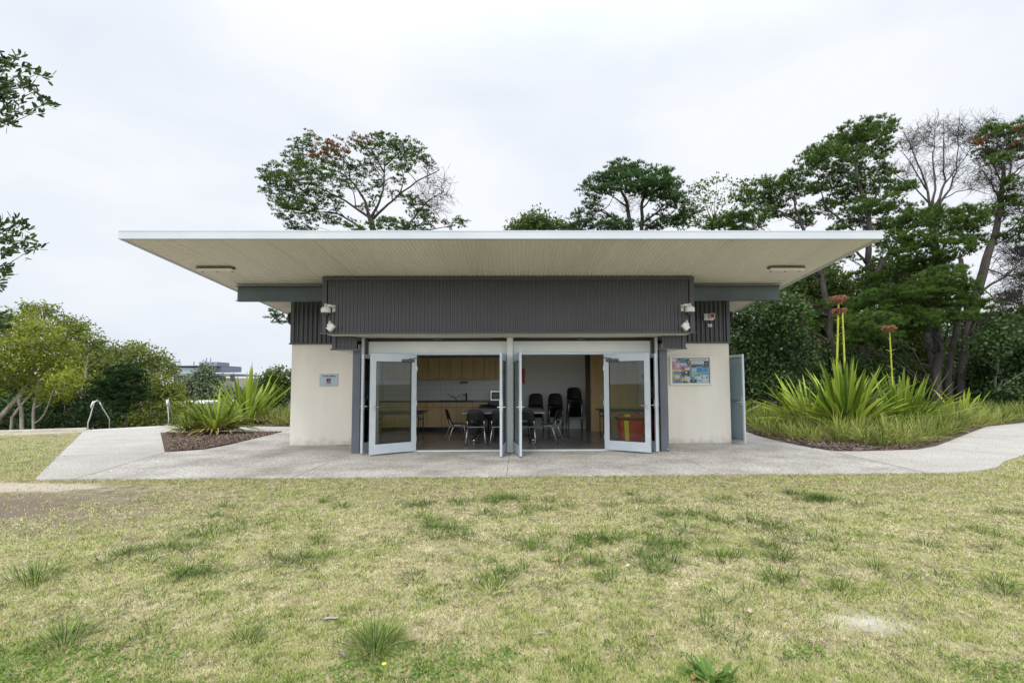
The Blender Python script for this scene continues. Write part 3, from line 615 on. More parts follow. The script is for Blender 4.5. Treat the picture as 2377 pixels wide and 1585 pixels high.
poster(.34, .45, .11, .23, 'dk', [('ye', .3, .6, .4, .55)], 'small dark poster')
poster(.03, .145, -.09, .13, 'sk', [('dk', 0, 1, .75, 1), ('tl', .1, .8, .6, .68), ('bl', .05, .9, .3, .34), ('tl', .05, .9, .1, .14), ('tl', .05, .9, .2, .23)])
poster(.15, .30, -.11, .135, 'lb', [('ny', .0, 1, .85, 1), ('bl', .1, .9, .3, .7), ('or', 0, 1, 0, .12), ('pk', .35, .6, .72, .85)])
poster(.305, .445, -.10, .10, 'lb', [('ny', 0, .9, .85, 1), ('bl', 0, .8, .4, .6), ('ny', .3, .7, .65, .72), ('bl', 0, 1, 0, .1)])
p = poster(-.015, .145, -.30, -.095, 'lb', [('tl', 0, 1, .5, .85), ('ny', 0, 1, 0, .4), ('ye', .7, 1, .45, .75), ('gr', 0, 1, .9, 1), ('sk', .3, .6, .7, .85)]); disc(p, .07, -.25, .02, 'gr')
poster(.15, .30, -.30, -.115, 'sk', [('bl', .1, .9, .3, .36), ('dk', 0, .6, .9, 1), ('bl', .1, .9, .15, .2), ('wh', .2, .7, .5, .8), ('bl', .8, 1, .55, .8)])
poster(.305, .445, -.30, -.105, 'wh', [('dk', .6, .8, .5, .85), ('sk', .05, .5, .5, .8), ('ny', .1, .3, .5, .55), ('sk', .1, .9, .1, .3)])

# ------------------------------------------------------------------ inside
def run(lab, name, x0, x1, y0, y1, z0, z1, cols, drawers=False, hz='low'):
    t = thing(name, lab, 'cabinet', (x0, y0, z0)); W = x1 - x0
    MB().box(0, W, .02, y1 - y0, 0, z1 - z0).build('carcass', 'dark_top', t)  # shade in the gaps between doors is put into the dark carcass colour
    wq = W / cols
    for i in range(cols):
        a, b_ = i * wq + .006, (i + 1) * wq - .006; zt = z1 - z0 - .003
        if drawers:
            d = MB().box(a, b_, 0, .018, zt - .15, zt).build('drawer', 'maple', t, bevel=.002)
            MB().tube([(a + wq / 2 - .06, 0, zt - .07), (a + wq / 2 - .06, -.025, zt - .07), (a + wq / 2 + .06, -.025, zt - .07), (a + wq / 2 + .06, 0, zt - .07)], .005, 6).build('handle', 'dark_metal', d)
            zt -= .162
        d = MB().box(a, b_, 0, .018, .003, zt).build('door', 'maple', t, bevel=.002)
        hx = (b_ - .10) if i % 2 == 0 else (a + .10); h = .05 if hz == 'low' else zt - .06
        MB().tube([(hx - .05, 0, h), (hx - .05, -.025, h), (hx + .05, -.025, h), (hx + .05, 0, h)], .005, 6).build('handle', 'dark_metal', d)
    return t
run('row of pale timber wall cupboards above the sink', 'wall_cabinet', -4.35, -.05, 15.48, 15.85, 1.60, 2.30, 12)
bc = run('row of pale timber base cupboards with drawers under the bench', 'base_cabinet', -4.35, -1.0, 15.24, 15.84, .13, .90, 7, True, 'high')
MB().box(0, 3.35, .06, .58, -.13, -.001).build('kickboard', 'bench_black', bc)
bt = MB().box(-4.38, -.97, 15.20, 15.845, .902, .94).build('benchtop', 'bench_black', label='long black benchtop over the timber base cupboards', category='benchtop')
ch = MB().box(-.97, .0, 15.20, 15.845, .80, .94).box(-.97, -.90, 15.22, 15.84, .0, .799).box(-.9, 0, 15.82, 15.84, 0, .799).build('appliance_bench', 'bench_black', label='black open bench carrying the microwave', category='bench')
m = MB(); rows = 3
MB().box(-4.38, -.03, 15.846, 15.858, .945, 1.598).build('splashback', 'tile_white', B)
m = MB()
for i in range(1, 4): m.box(-4.38, -.03, 15.8445, 15.8458, .94 + i * .165, .943 + i * .165)
for i in range(1, 22): m.box(-4.38 + i * .2, -4.377 + i * .2, 15.8445, 15.8458, .945, 1.598)
m.build('tile_joint', 'board_back', B)
m = MB(); m.box(-2.55, -1.45, 15.26, 15.8, .941, .946); sk = m.build('sink', 'bench_black', label='dark drop-in sink in the black benchtop', category='sink')
t = thing('mixer_tap', 'dark mixer tap standing behind the sink', 'tap', (-1.72, 15.70, .94))
MB().tube([(0, 0, 0), (0, 0, .20), (0, -.02, .23)], .022, 10).build('body', 'dark_metal', t, True); MB().tube([(0, -.02, .15), (-.10, -.14, .19), (-.10, -.16, .16)], .012, 8).build('spout', 'dark_metal', t, True)
t = thing('spray_tap', 'slim tap with a long slanted lever beside the bottle', 'tap', (-2.05, 15.70, .94))
MB().tube([(0, 0, 0), (0, 0, .06), (-.08, -.02, .10), (-.27, -.05, .22)], .010, 8).build('lever', 'dark_metal', t, True)
t = thing('soap_bottle', 'small shiny bottle on the bench beside the tap', 'bottle', (-1.95, 15.60, .94))
MB().lathe([(.032, 0), (.034, .01), (.034, .11), (.015, .14)], 14).build('body', 'chrome', t, True); MB().lathe([(.014, .141), (.014, .165), (.006, .19)], 10).build('cap', 'black', t, True)
t = thing('wall_hooks', 'short row of small dark hooks under the wall cupboards', 'hooks', (-1.82, 15.84, 1.50))
m = MB()
for i in range(4): m.tube([(-.1 + i * .07, 0, .02), (-.1 + i * .07, -.03, .0), (-.12 + i * .07, -.035, -.03), (-.10 + i * .07, -.03, -.04)], .008, 6)
m.box(-.13, .14, -.008, 0, .0, .04); m.build('rack', 'dark_metal', t)
t = thing('microwave', 'silver microwave oven with a dark window on the black bench', 'microwave', (-.92, 15.28, .945))
MB().box(0, .50, .02, .38, 0, .30).build('case', 'white_plastic', t, bevel=.005); d = MB().box(0, .36, 0, .019, 0, .30).build('door', 'chrome', t, bevel=.004)
MB().box(.03, .33, -.002, -.0003, .04, .265).build('door_border', 'black', d); MB().box(.07, .29, -.004, -.0023, .075, .23).build('window', 'smoked', d)
p = MB().box(.365, .50, 0, .019, 0, .30).build('control_panel', 'chrome', t, bevel=.004); MB().box(.385, .46, -.002, -.0003, .20, .27).build('display', 'black', p)
for i in range(3):
    for j in range(4): MB().box(.385 + i * .027, .405 + i * .027, -.002, -.0003, .05 + j * .033, .072 + j * .033).build('button', 'white_plastic', p)
t = thing('fire_blanket', 'narrow red fire blanket case hanging on the white wall', 'fire blanket', (.10, 15.85, 1.45))
MB().box(-.06, .06, -.05, 0, 0, .50).build('case', 'red', t, bevel=.006); MB().box(-.03, -.01, -.06, -.0505, -.06, .02).build('pull_tab', 'white_plastic', t); MB().box(.01, .03, -.06, -.0505, -.06, .02).build('pull_tab', 'white_plastic', t)
t = thing('towel_dispenser', 'white paper towel dispenser on the right interior wall', 'towel dispenser', (3.59, 13.2, 1.20))
MB().box(-.11, 0, -.14, .14, 0, .36).build('cover', 'white_plastic', t, bevel=.02); MB().box(-.09, -.02, -.1, .1, -.012, -.001).build('slot', 'black', t)
t = thing('light_switch', 'small dark switch plate on the right interior wall', 'switch', (3.595, 14.2, 1.66)); MB().box(-.012, 0, -.05, .05, -.06, .06).build('plate', 'dark_metal', t)
t = thing('wall_vent', 'narrow tall vent panel on the right interior wall', 'vent', (3.595, 14.5, 1.2)); MB().box(-.012, 0, -.08, .08, 0, .75).build('panel', 'soffit', t)

def table(x, y, w_, d_, h, lab, top, leg, cast=False):
    t = thing('meeting_table' if cast else 'trestle_table', lab, 'table', (x, y, 0))
    MB().box(-w_ / 2, w_ / 2, -d_ / 2, d_ / 2, h - .03, h).build('tabletop', top, t, bevel=.006)
    if cast:
        for s in (-1, 1):
            sx = s * (w_ / 2 - .3)
            l_ = MB().box(sx - .04, sx + .04, -.14, .14, .12, h - .031).box(sx - .03, sx + .03, -d_ / 2 + .12, d_ / 2 - .12, .075, .118).build('leg', leg, t)
            for yy in (-d_ / 2 + .16, d_ / 2 - .16):
                MB().lathe([(.036, -.02), (.038, 0), (.036, .02)], 14, (sx, yy, .038), 'x').build('castor', 'steel', l_)
        MB().box(-w_ / 2 + .35, w_ / 2 - .35, -.015, .015, h - .16, h - .09).build('crossbar', leg, t)
    else:
        for s in (-1, 1):
            for q in (-1, 1): MB().tube([(s * (w_ / 2 - .12), q * (d_ / 2 - .06), 0), (s * (w_ / 2 - .12), q * (d_ / 2 - .06), h - .032)], .014, 8).build('leg', leg, t)
            MB().box(s * (w_ / 2 - .12) - .008, s * (w_ / 2 - .12) + .008, -d_ / 2 + .075, d_ / 2 - .075, h - .22, h - .19).tube([(s * (w_ / 2 - .12), 0, h - .2), (s * (w_ / 2 - .38), 0, h - .04)], .008, 6).build('brace', leg, t)
        MB().box(-w_ / 2 + .02, w_ / 2 - .02, -d_ / 2 + .02, -d_ / 2 + .034, h - .07, h - .031).build('apron', leg, t)
    return t
table(-.42, 12.85, 2.1, 1.1, .745, 'grey laminate table nearest the doors, chairs tucked around it', 'laminate_grey', 'black', True)
table(-.42, 13.97, 2.1, 1.1, .745, 'grey laminate table behind the first one, towards the kitchen', 'laminate_grey', 'black', True)
table(-3.15, 12.85, 1.35, .72, .76, 'dark topped trestle table behind the left glass door', 'dark_top', 'dark_metal')
table(2.82, 13.55, 1.35, .72, .76, 'dark topped trestle table behind the right glass door', 'dark_top', 'dark_metal')

def chair0():
    t = thing('stacking_chair', 'x', 'chair')
    nu, nv = 9, 7
    def panel(fn, th, hole=None):
        v = []; f = []
        for k in (0, 1):
            for i in range(nu):
                for j in range(nv):
                    p, nr = fn(i / (nu - 1), j / (nv - 1)); v.append(np.array(p) + np.array(nr) * th * k)
        def id(k, i, j): return k * nu * nv + i * nv + j
        for i in range(nu - 1):
            for j in range(nv - 1):
                if hole and hole(i, j): continue
                f += [(id(0, i, j), id(0, i + 1, j), id(0, i + 1, j + 1), id(0, i, j + 1)), (id(1, i, j + 1), id(1, i + 1, j + 1), id(1, i + 1, j), id(1, i, j))]
        for i in range(nu - 1): f += [(id(0, i, 0), id(1, i, 0), id(1, i + 1, 0), id(0, i + 1, 0)), (id(0, i, nv - 1), id(0, i + 1, nv - 1), id(1, i + 1, nv - 1), id(1, i, nv - 1))]
        for j in range(nv - 1): f += [(id(0, 0, j), id(0, 0, j + 1), id(1, 0, j + 1), id(1, 0, j)), (id(0, nu - 1, j), id(1, nu - 1, j), id(1, nu - 1, j + 1), id(0, nu - 1, j + 1))]
        return MB().add(v, f)
    # the chair faces local +y
    def seat(u, v_):
        x = (u - .5) * .46 * (1 - .12 * (1 - v_) ** 2); y = -.20 + .42 * v_
        z = .445 + .012 * (2 * u - 1) ** 2 - .02 * ss(v_, .75, 1) + .035 * (1 - ss(v_, 0, .25)) ; return (x, y, z), (0, 0, 1)
    def bk(u, v_):
        wv = .46 - .05 * v_ - (.09 * ss(v_, .82, 1)); x = (u - .5) * wv; y = -.20 - .10 * v_ + .05 * (2 * u - 1) ** 2; z = .475 + .36 * v_ - .02 * (2 * u - 1) ** 4 * v_; return (x, y, z), (0, -1, .2)
    panel(seat, .008).build('seat', 'black_plastic', t, True); panel(bk, .008, lambda i, j: j == 1 and 2 <= i <= 5).build('backrest', 'black_plastic', t, True)
    for s in (-1, 1):
        MB().tube([(s * .215, .21, 0), (s * .20, .15, .40), (s * .195, .12, .425), (s * .195, -.06, .425), (s * .195, -.10, .405)], .0115, 8).build('leg', 'chrome', t, True)
        MB().tube([(s * .195, -.10, .405), (s * .205, -.14, .36), (s * .24, -.27, 0)], .0115, 8).build('leg', 'chrome', t, True)
        MB().tube([(s * .195, -.06, .425), (s * .20, -.19, .45), (s * .20, -.225, .58)], .010, 8).build('back_support', 'chrome', t, True)
    MB().tube([(-.197, -.08, .418), (.197, -.08, .418)], .008, 6).build('crossbar', 'chrome', t)
    for s in (-1, 1):
        for q in ((s * .216, .21, 0), (s * .241, -.272, 0)): MB().lathe([(.015, 0), (.015, .03)], 8, q).build('foot_cap', 'black', t)
    return t
C0 = chair0(); used = [False]
def chair(x, y, z, rz, lab, grp):
    if not used[0]: used[0] = True; c = C0; c.location = (x, y, z); c.rotation_euler = (0, 0, rz); c['label'] = lab; c['group'] = grp; return c
    return dup(C0, (x, y, z), rz, lab, grp)
g1 = 'black plastic chairs around the grey tables'
chair(-1.62, 12.55, 0, R(-72), 'black chair at the left end of the near table, seen from its side', g1)
chair(-1.08, 12.00, 0, R(4), 'black chair with its back to us, leftmost along the near table edge', g1)
chair(-.47, 12.02, 0, R(-3), 'black chair with its back to us, half hidden by the left perpendicular door', g1)
chair(.16, 12.00, 0, R(-6), 'black chair with its back to us, just right of the central doors', g1)
chair(.76, 12.35, 0, R(66), 'black chair turned sideways at the right end of the near table', g1)
chair(-1.05, 14.75, 0, R(180), 'black chair facing us at the kitchen side of the far table, left one', g1)
chair(-.42, 14.78, 0, R(177), 'black chair facing us at the kitchen side of the far table, right one', g1)
order = ['lowest', 'second', 'third', 'fourth', 'fifth', 'sixth', 'seventh', 'eighth', 'top']
for sx, n, nm in ((.50, 6, 'left'), (1.12, 6, 'middle'), (1.72, 9, 'tall right')):
    for i in range(n):
        o = 'topmost' if i == n - 1 else order[i]
        chair(sx + .006 * math.sin(i * 3), 15.40 - .012 * i, i * .063, R(180) + .02 * math.sin(i * 5), f'{o} black chair of the {nm} stack by the white wall' + (', counted from the floor' if i not in (0, n - 1) else ''), 'black chairs stacked by the white wall')
# red bin
t = thing('wheelie_bin', 'red bin with a yellow stripe and lid behind the right glass door', 'bin', (2.62, 11.62, 0))
def frus(x0, x1, y0, y1, z0, X0, X1, Y0, Y1, z1): return [(x0, y0, z0), (x1, y0, z0), (x1, y1, z0), (x0, y1, z0), (X0, Y0, z1), (X1, Y0, z1), (X1, Y1, z1), (X0, Y1, z1)], [(3, 2, 1, 0), (4, 5, 6, 7), (0, 1, 5, 4), (1, 2, 6, 5), (2, 3, 7, 6), (3, 0, 4, 7)]
MB().add(*frus(-.23, .23, -.2, .2, .03, -.29, .29, -.25, .25, .62)).build('body', 'red', t, bevel=.02)
MB().add(*frus(-.16, -.07, -.215, -.206, .04, -.20, -.10, -.262, -.253, .60)).build('stripe', 'yellow', t)
MB().box(-.32, .32, -.28, .27, .60, .665).build('bag_rim', 'dark_metal', t, bevel=.015)
MB().add(*frus(-.30, .30, -.26, .25, .667, -.22, .22, -.18, .2, .73)).build('lid', 'red', t, bevel=.02)
MB().add(*frus(-.19, -.04, -.24, -.16, .69, -.15, -.06, -.2, -.1, .742)).build('lid_band', 'yellow', t)
for s in (-1, 1): MB().lathe([(.05, -.02), (.05, .02)], 14, (s * .2, .23, .05), 'x').build('wheel', 'black', t)

# ------------------------------------------------------------------ vegetation
def unit(v): return v / (np.linalg.norm(v, axis=-1, keepdims=True) + 1e-9)
def rdir(n, rng=RNG): return unit(rng.normal(size=(n, 3)))
def fibres(cent, axis, k, ln, wd, spread, rng=RNG, t0=None, tvar=.35):
    """k thin triangles per centre fanning about axis"""
    n = len(cent); c = np.repeat(cent, k, 0); a = np.repeat(axis, k, 0)
    d = unit(a + rdir(n * k, rng) * spread); side = unit(np.cross(d, rdir(n * k, rng)))
    l = ln * rng.uniform(.65, 1.15, (n * k, 1)); v = np.empty((n * k, 3, 3))
    v[:, 0] = c - side * wd / 2; v[:, 1] = c + side * wd / 2; v[:, 2] = c + d * l
    base = np.repeat(rng.random(n) if t0 is None else t0, k); t = np.clip(base * (1 - tvar) + tvar * rng.random(n * k), 0, 1)
    tt = np.stack([t * .5, t * .5, t], 1).ravel()
    return v.reshape(-1, 3), np.arange(n * k * 3).reshape(-1, 3), tt
def leaves(cent, k, rad, ln, wd, rng=RNG, t0=None, droop=0.0, tvar=.45, flat=1.0):
    n = len(cent); c = np.repeat(cent, k, 0) + rng.normal(size=(n * k, 3)) * rad * np.array([1, 1, flat])
    d = rdir(n * k, rng); d[:, 2] -= droop; d = unit(d); s = unit(np.cross(d, rdir(n * k, rng)))
    l = ln * rng.uniform(.6, 1.2, (n * k, 1)); ww = wd * rng.uniform(.7, 1.2, (n * k, 1))
    v = np.empty((n * k, 4, 3)); v[:, 0] = c - d * l / 2; v[:, 1] = c + s * ww / 2; v[:, 2] = c + d * l / 2; v[:, 3] = c - s * ww / 2
    base = np.repeat(rng.random(n) if t0 is None else t0, k); t = np.clip(base * (1 - tvar) + tvar * rng.random(n * k), 0, 1)
    return v.reshape(-1, 3), np.arange(n * k * 4).reshape(-1, 4), np.repeat(t, 4)
def curve(a, b, bend=.12, n=6, sag=0, rng=RNG):
    a = np.array(a, float); b = np.array(b, float); L_ = np.linalg.norm(b - a); off = rng.normal(size=3) * bend * L_; off2 = rng.normal(size=3) * bend * .5 * L_
    t = np.linspace(0, 1, n)[:, None]
    p = a + (b - a) * t + off * (4 * t * (1 - t)) + off2 * np.sin(t * math.pi * 2); p[:, 2] += sag * L_ * (4 * t * (1 - t))[:, 0]; return p
class Tree:
    def __init__(s, name, label, Y, seed, bark='bark_pine', cat='tree', group=None):
        s.Y = Y; s.rng = np.random.default_rng(seed); s.m = MB(); s.mains = []; s.bark = bark; s.name = name; s.label = label; s.cat = cat; s.group = group
        s.tc = []; s.base = None; s.thin = .72 if bark == 'bark_pale' else .8; s.fat = 1.25 if bark in ('bark_pine',) else 1.05
    def w(s, x, y, dy=0): return U(x, y, s.Y + dy)
    def trunk(s, pts, r0, r1, ground=None, n=10):
        """pts: photo pixels (x, y[, dy]) from the base up"""
        P = [s.w(*p) for p in pts]
        if ground is not None: P[0] = np.array([P[0][0], P[0][1], ground])
        if s.base is None: s.base = P[0].copy()
        # resample smooth
        Q = [P[0]]
        for i in range(len(P) - 1):
            for t in (.33, .66, 1): Q.append(P[i] + (P[i + 1] - P[i]) * t + (s.rng.normal(size=3) * np.linalg.norm(P[i + 1] - P[i]) * .02 if t < 1 else 0))
        rs = r0 + (r1 - r0) * np.linspace(0, 1, len(Q)) ** .7; rs = rs * s.thin; rs[0] *= 1.15; s.m.tube(Q, rs, n); s.mains.append((np.array(Q), rs)); return s
    def nearest(s, p, rise=.6):
        best = None
        for Q, rs in s.mains:
            for q, r in zip(Q[1:], rs[1:]):
                h = math.hypot(q[0] - p[0], q[1] - p[1]); cost = h * .8 + abs((p[2] - q[2]) - rise * h) * 1.2 + (3 if q[2] > p[2] + .2 else 0)
                if best is None or cost < best[0]: best = (cost, q, r)
        return best[1], best[2]
    def pad(s, x, y, rx, ry, dy=0, dens=1.0, kind=0, depth=None, subs=5, limb=True, r=.09, rise=.6, sag=.06):
        c = s.w(x, y, dy); sc = s.Y / F; RX, RZ = rx * sc * 1.08, ry * sc * s.fat; RY = depth if depth is not None else RX * .85
        rng = s.rng
        if limb:
            a, ra = s.nearest(c, rise); r = min(ra * .7, r); Q = curve(a, c + np.array([0, 0, -RZ * .3]), .07, 8, sag, rng)
            s.m.tube(Q, np.linspace(r, r * .35, len(Q)), 6); root = Q
        else: root = np.array([c + np.array([0, 0, -RZ * .5])] * 4)
        nt = max(4, int(subs * max(1, RX * 1.5)))
        for _ in range(nt):
            d = rng.normal(size=3); d /= np.linalg.norm(d); rr = rng.random() ** .4
            e = c + d * rr * np.array([RX, RY, RZ]) * .95; st = root[rng.integers(len(root) // 2, len(root))]
            q = curve(st, e, .10, 5, .02, rng); s.m.tube(q, np.linspace(max(.012, r * .28), .006, 5), 4, False)
            for _2 in range(2):
                st2 = q[rng.integers(2, 5)]; e2 = st2 + rng.normal(size=3) * np.array([RX, RY, RZ]) * .22; s.m.tube(curve(st2, e2, .08, 3, 0, rng), [.009, .006, .004], 3, False)
        s.tc.append((c, RX, RY, RZ, dens, kind)); return s
    def twigs(s, n, x, y, rx, ry, dy=0, r=.012, depth=2, ln=1.0):
        """bare dead twigs filling a region, grown off the nearest limb"""
        c = s.w(x, y, dy); sc = s.Y / F; RR = np.array([rx * sc, rx * sc * .6, ry * sc]); rng = s.rng
        for _ in range(n):
            d = rng.normal(size=3); d /= np.linalg.norm(d); e = c + d * rng.random() ** .5 * RR
            a, ra = s.nearest(e, .9); st = a + (e - a) * 0
            q = curve(st, e, .12, 6, .05, rng); s.m.tube(q, np.linspace(min(ra * .4, r * 1.6), .005, 6), 4, False)
            for _2 in range(5):
                st2 = q[rng.integers(2, 6)]; dd = unit((e - a) * .4 / (np.linalg.norm(e - a) + 1e-6) + rng.normal(size=3) * .55)
                q2 = curve(st2, st2 + dd * rng.uniform(.3, 1.0) * ln, .12, 4, .03, rng); s.m.tube(q2, [.010, .008, .006, .004], 3, False)
                for _3 in range(3):
                    st3 = q2[rng.integers(1, 4)]; dd3 = unit(dd + rng.normal(size=3) * .7); s.m.tube([st3, st3 + dd3 * rng.uniform(.15, .45) * ln], [.006, .003], 3, False)
        return s
    def finish(s, style, mats, per=9.0, **kw):
        t = thing(s.name, s.label, s.cat, tuple(s.base), 0, s.group); off = -s.base; rng = s.rng
        o = s.m.build('trunk', s.bark, t, True)
        o.data.transform(Matrix.Translation(Vector(off)))
        VS, FS, TS, MI = [], [], [], []; nv = 0
        for (c, RX, RY, RZ, dens, kind) in s.tc:
            po = rng.uniform(-.22, .22)
            area = RX * RZ * 3.14 + RX * RY * 1.6; n = max(6, int(per * dens * area * 1.7))
            d = rdir(n, rng); rr = rng.random((n, 1)) ** (.36)
            P = c + d * rr * np.array([RX, RY, RZ]) * (1 + .22 * rng.normal(size=(n, 1)) * .6)
            if style == 'pine':
                # clumps of upright shoots: each clump is a ball of needle bunches
                kc = kw.get('per_clump', 8); cr_ = kw.get('cr', .21); nc = max(4, int(kw.get('cl', 7) * 2.4 * dens * area)); d = rdir(nc, rng)
                C0_ = c + d * rng.random((nc, 1)) ** .40 * np.array([RX, RY, RZ])
                dd = rdir(nc * kc, rng); dd[:, 2] = np.abs(dd[:, 2]) * .9 - .15
                P = np.repeat(C0_, kc, 0) + dd * cr_ * rng.uniform(.3, 1, (nc * kc, 1)) * np.array([1, 1, .8])
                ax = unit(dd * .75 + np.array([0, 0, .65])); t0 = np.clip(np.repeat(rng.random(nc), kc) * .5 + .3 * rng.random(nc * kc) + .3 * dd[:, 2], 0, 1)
                v, f, tt = fibres(P, ax, kw.get('k', 20), kw.get('ln', .19), kw.get('wd', .019), kw.get('spread', .55), rng, t0)
            else:
                t0 = rng.random(n); t0 = np.clip(t0 * .6 + .12 + po + .9 * (n1(P[:, 0] * 1.0, P[:, 2], 1.6) - .5) + .25 * d[:, 2], 0, 1)  # upper side of each pad tinted lighter: highlights painted into the leaf colour
                v, f, tt = leaves(P, int(kw.get('k', 10) * 1.2), kw.get('rad', .16) * .8, kw.get('ln', .13) * 1.1, kw.get('wd', .06) * 1.25, rng, t0, kw.get('droop', .2))
            VS.append(v + off); FS.append(f + nv); TS.append(tt); MI.append(np.full(len(f), min(kind, len(mats) - 1))); nv += len(v)
        if VS:
            np_mesh('crown', np.concatenate(VS), np.concatenate(FS), mats, np.concatenate(TS), t, midx=np.concatenate(MI))
        return t

# --- tall pine behind the roof, centre left
t = Tree('pine_tree', 'spreading pine with a rusty orange patch rising behind the left half of the roof', 25, 11)
t.trunk([(868, 900), (866, 700), (868, 560), (862, 515), (858, 500)], .24, .17, 0.0)
t.trunk([(860, 505), (835, 490), (800, 465), (760, 445), (715, 425)], .10, .03).trunk([(862, 505), (880, 470), (890, 440), (892, 400), (893, 372)], .10, .03)
t.trunk([(866, 508), (900, 475), (935, 445), (985, 412), (1020, 395)], .10, .025).trunk([(856, 500), (848, 468), (825, 430), (790, 400), (745, 392)], .11, .03)
t.trunk([(868, 560), (825, 520), (790, 498), (740, 492), (690, 488)], .085, .025).trunk([(870, 580), (940, 535), (962, 505), (995, 465), (1030, 445)], .11, .02)
t.trunk([(892, 400), (870, 360), (840, 340)], .06, .02).trunk([(893, 385), (925, 355), (960, 345)], .06, .02)
for p in [(640, 405, 42, 16), (672, 385, 40, 20), (690, 350, 32, 22), (720, 325, 26, 22), (735, 405, 50, 18), (690, 425, 60, 18), (650, 470, 36, 18), (700, 460, 44, 16), (665, 500, 30, 16), (720, 500, 40, 12), (770, 475, 34, 10),
          (800, 385, 42, 14), (840, 400, 36, 16), (860, 340, 44, 18), (905, 335, 50, 20), (950, 350, 40, 18), (970, 365, 30, 16), (812, 432, 28, 9), (862, 452, 24, 12), (940, 395, 30, 10), (925, 420, 20, 9), (1000, 385, 16, 9),
          (965, 470, 32, 12), (975, 495, 30, 18), (900, 520, 44, 12), (950, 530, 60, 10), (840, 530, 40, 8), (1058, 520, 30, 12), (770, 345, 30, 14), (700, 530, 40, 8), (620, 440, 20, 14), (745, 365, 30, 14), (780, 420, 30, 12), (870, 370, 34, 12), (920, 375, 34, 14), (880, 430, 26, 10), (760, 450, 34, 10), (660, 430, 34, 16), (710, 385, 34, 16), (930, 455, 26, 10), (850, 480, 22, 8), (620, 415, 24, 14), (690, 480, 40, 14), (780, 515, 36, 10), (1000, 510, 26, 12)]:
    t.pad(*p, dy=t.rng.uniform(-1.8, 1.8), dens=.72, subs=4, r=.035)
for p in [(770, 340, 32, 16), (745, 360, 28, 14), (832, 330, 26, 12), (790, 355, 30, 12)]: t.pad(*p, dy=-1.6, dens=.42, kind=1, subs=4, r=.04)
t.pad(645, 735, 26, 16, dens=.8, kind=0, limb=False); t.m.tube([t.w(867, 700), t.w(760, 705), t.w(660, 725), t.w(630, 745)], [.08, .06, .04, .015], 6)
t.twigs(26, 1000, 430, 42, 50, ln=.8); t.twigs(14, 1030, 470, 30, 40, ln=.7); t.twigs(12, 880, 400, 60, 40, ln=.6)
t.finish('pine', ['needles', 'needles_brown'], 17, k=15, ln=.13, wd=.016, cl=10.5, cr=.14, per_clump=9)

# --- small yellow-green tree just right of centre
t = Tree('broadleaf_tree', 'small yellow-green bushy tree top peeping over the middle of the roof', 30, 12, 'bark_grey')
t.trunk([(1240, 900), (1240, 600), (1240, 540)], .18, .08, 0.0)
for p in [(1215, 520, 32, 22), (1248, 508, 34, 26), (1285, 522, 22, 18), (1320, 530, 26, 16), (1200, 535, 26, 14), (1262, 530, 40, 20)]: t.pad(*p, dens=.8, r=.05)
t.finish('leaf', ['leaf_mid'], 13, k=9, ln=.19, wd=.11, rad=.2)

# --- dome shaped pine
t = Tree('pine_tree', 'dense dome shaped pine behind the right half of the roof', 26, 13)
t.trunk([(1490, 900), (1478, 640), (1468, 545), (1455, 470), (1440, 440)], .28, .08, 0.0).trunk([(1478, 600), (1490, 520), (1490, 470), (1500, 440), (1510, 420)], .18, .05)
t.trunk([(1465, 540), (1430, 510), (1395, 490), (1360, 480)], .10, .03).trunk([(1488, 520), (1530, 490), (1560, 475)], .09, .03).trunk([(1455, 480), (1420, 455), (1395, 445)], .07, .02)
for p in [(1455, 392, 40, 16), (1432, 405, 40, 18), (1485, 410, 42, 18), (1520, 415, 40, 20), (1535, 405, 22, 16), (1555, 430, 32, 20), (1400, 425, 42, 16), (1378, 445, 34, 16), (1440, 430, 50, 18), (1500, 440, 52, 20), (1570, 460, 28, 20),
          (1545, 470, 32, 18), (1375, 485, 22, 26), (1350, 512, 28, 20), (1340, 530, 26, 12), (1395, 520, 40, 14), (1590, 490, 26, 18), (1575, 510, 34, 18), (1430, 525, 44, 12), (1520, 520, 36, 16), (1530, 445, 40, 18)]:
    t.pad(*p, dy=t.rng.uniform(-1.6, 1.6), dens=.9, subs=4, r=.05)
t.twigs(16, 1450, 480, 60, 30, ln=.6)
t.finish('pine', ['needles_blue'])

# --- sparse broadleaf tree
t = Tree('broadleaf_tree', 'sparse twiggy tree with thin yellowish leaves between the dome pine and the low pine', 31, 14, 'bark_grey')
t.trunk([(1655, 900), (1655, 620), (1652, 540), (1660, 490)], .15, .06, 0.0)
for e in [(1610, 430), (1640, 415), (1665, 410), (1690, 420), (1700, 450), (1590, 470), (1625, 450)]: t.trunk([(1656, 520), ((1656 + e[0]) / 2, (505 + e[1]) / 2), e], .04, .012, n=6)
for p in [(1610, 440, 22, 16), (1640, 425, 24, 14), (1670, 415, 20, 12), (1695, 440, 22, 16), (1600, 470, 24, 16), (1650, 455, 30, 16), (1685, 470, 26, 16), (1625, 490, 40, 20), (1690, 505, 40, 18), (1730, 430, 24, 14), (1600, 515, 40, 16)]: t.pad(*p, dens=.30, r=.03, subs=5)
t.finish('leaf', ['leaf_mid'], 13, k=6, ln=.20, wd=.10, rad=.16)

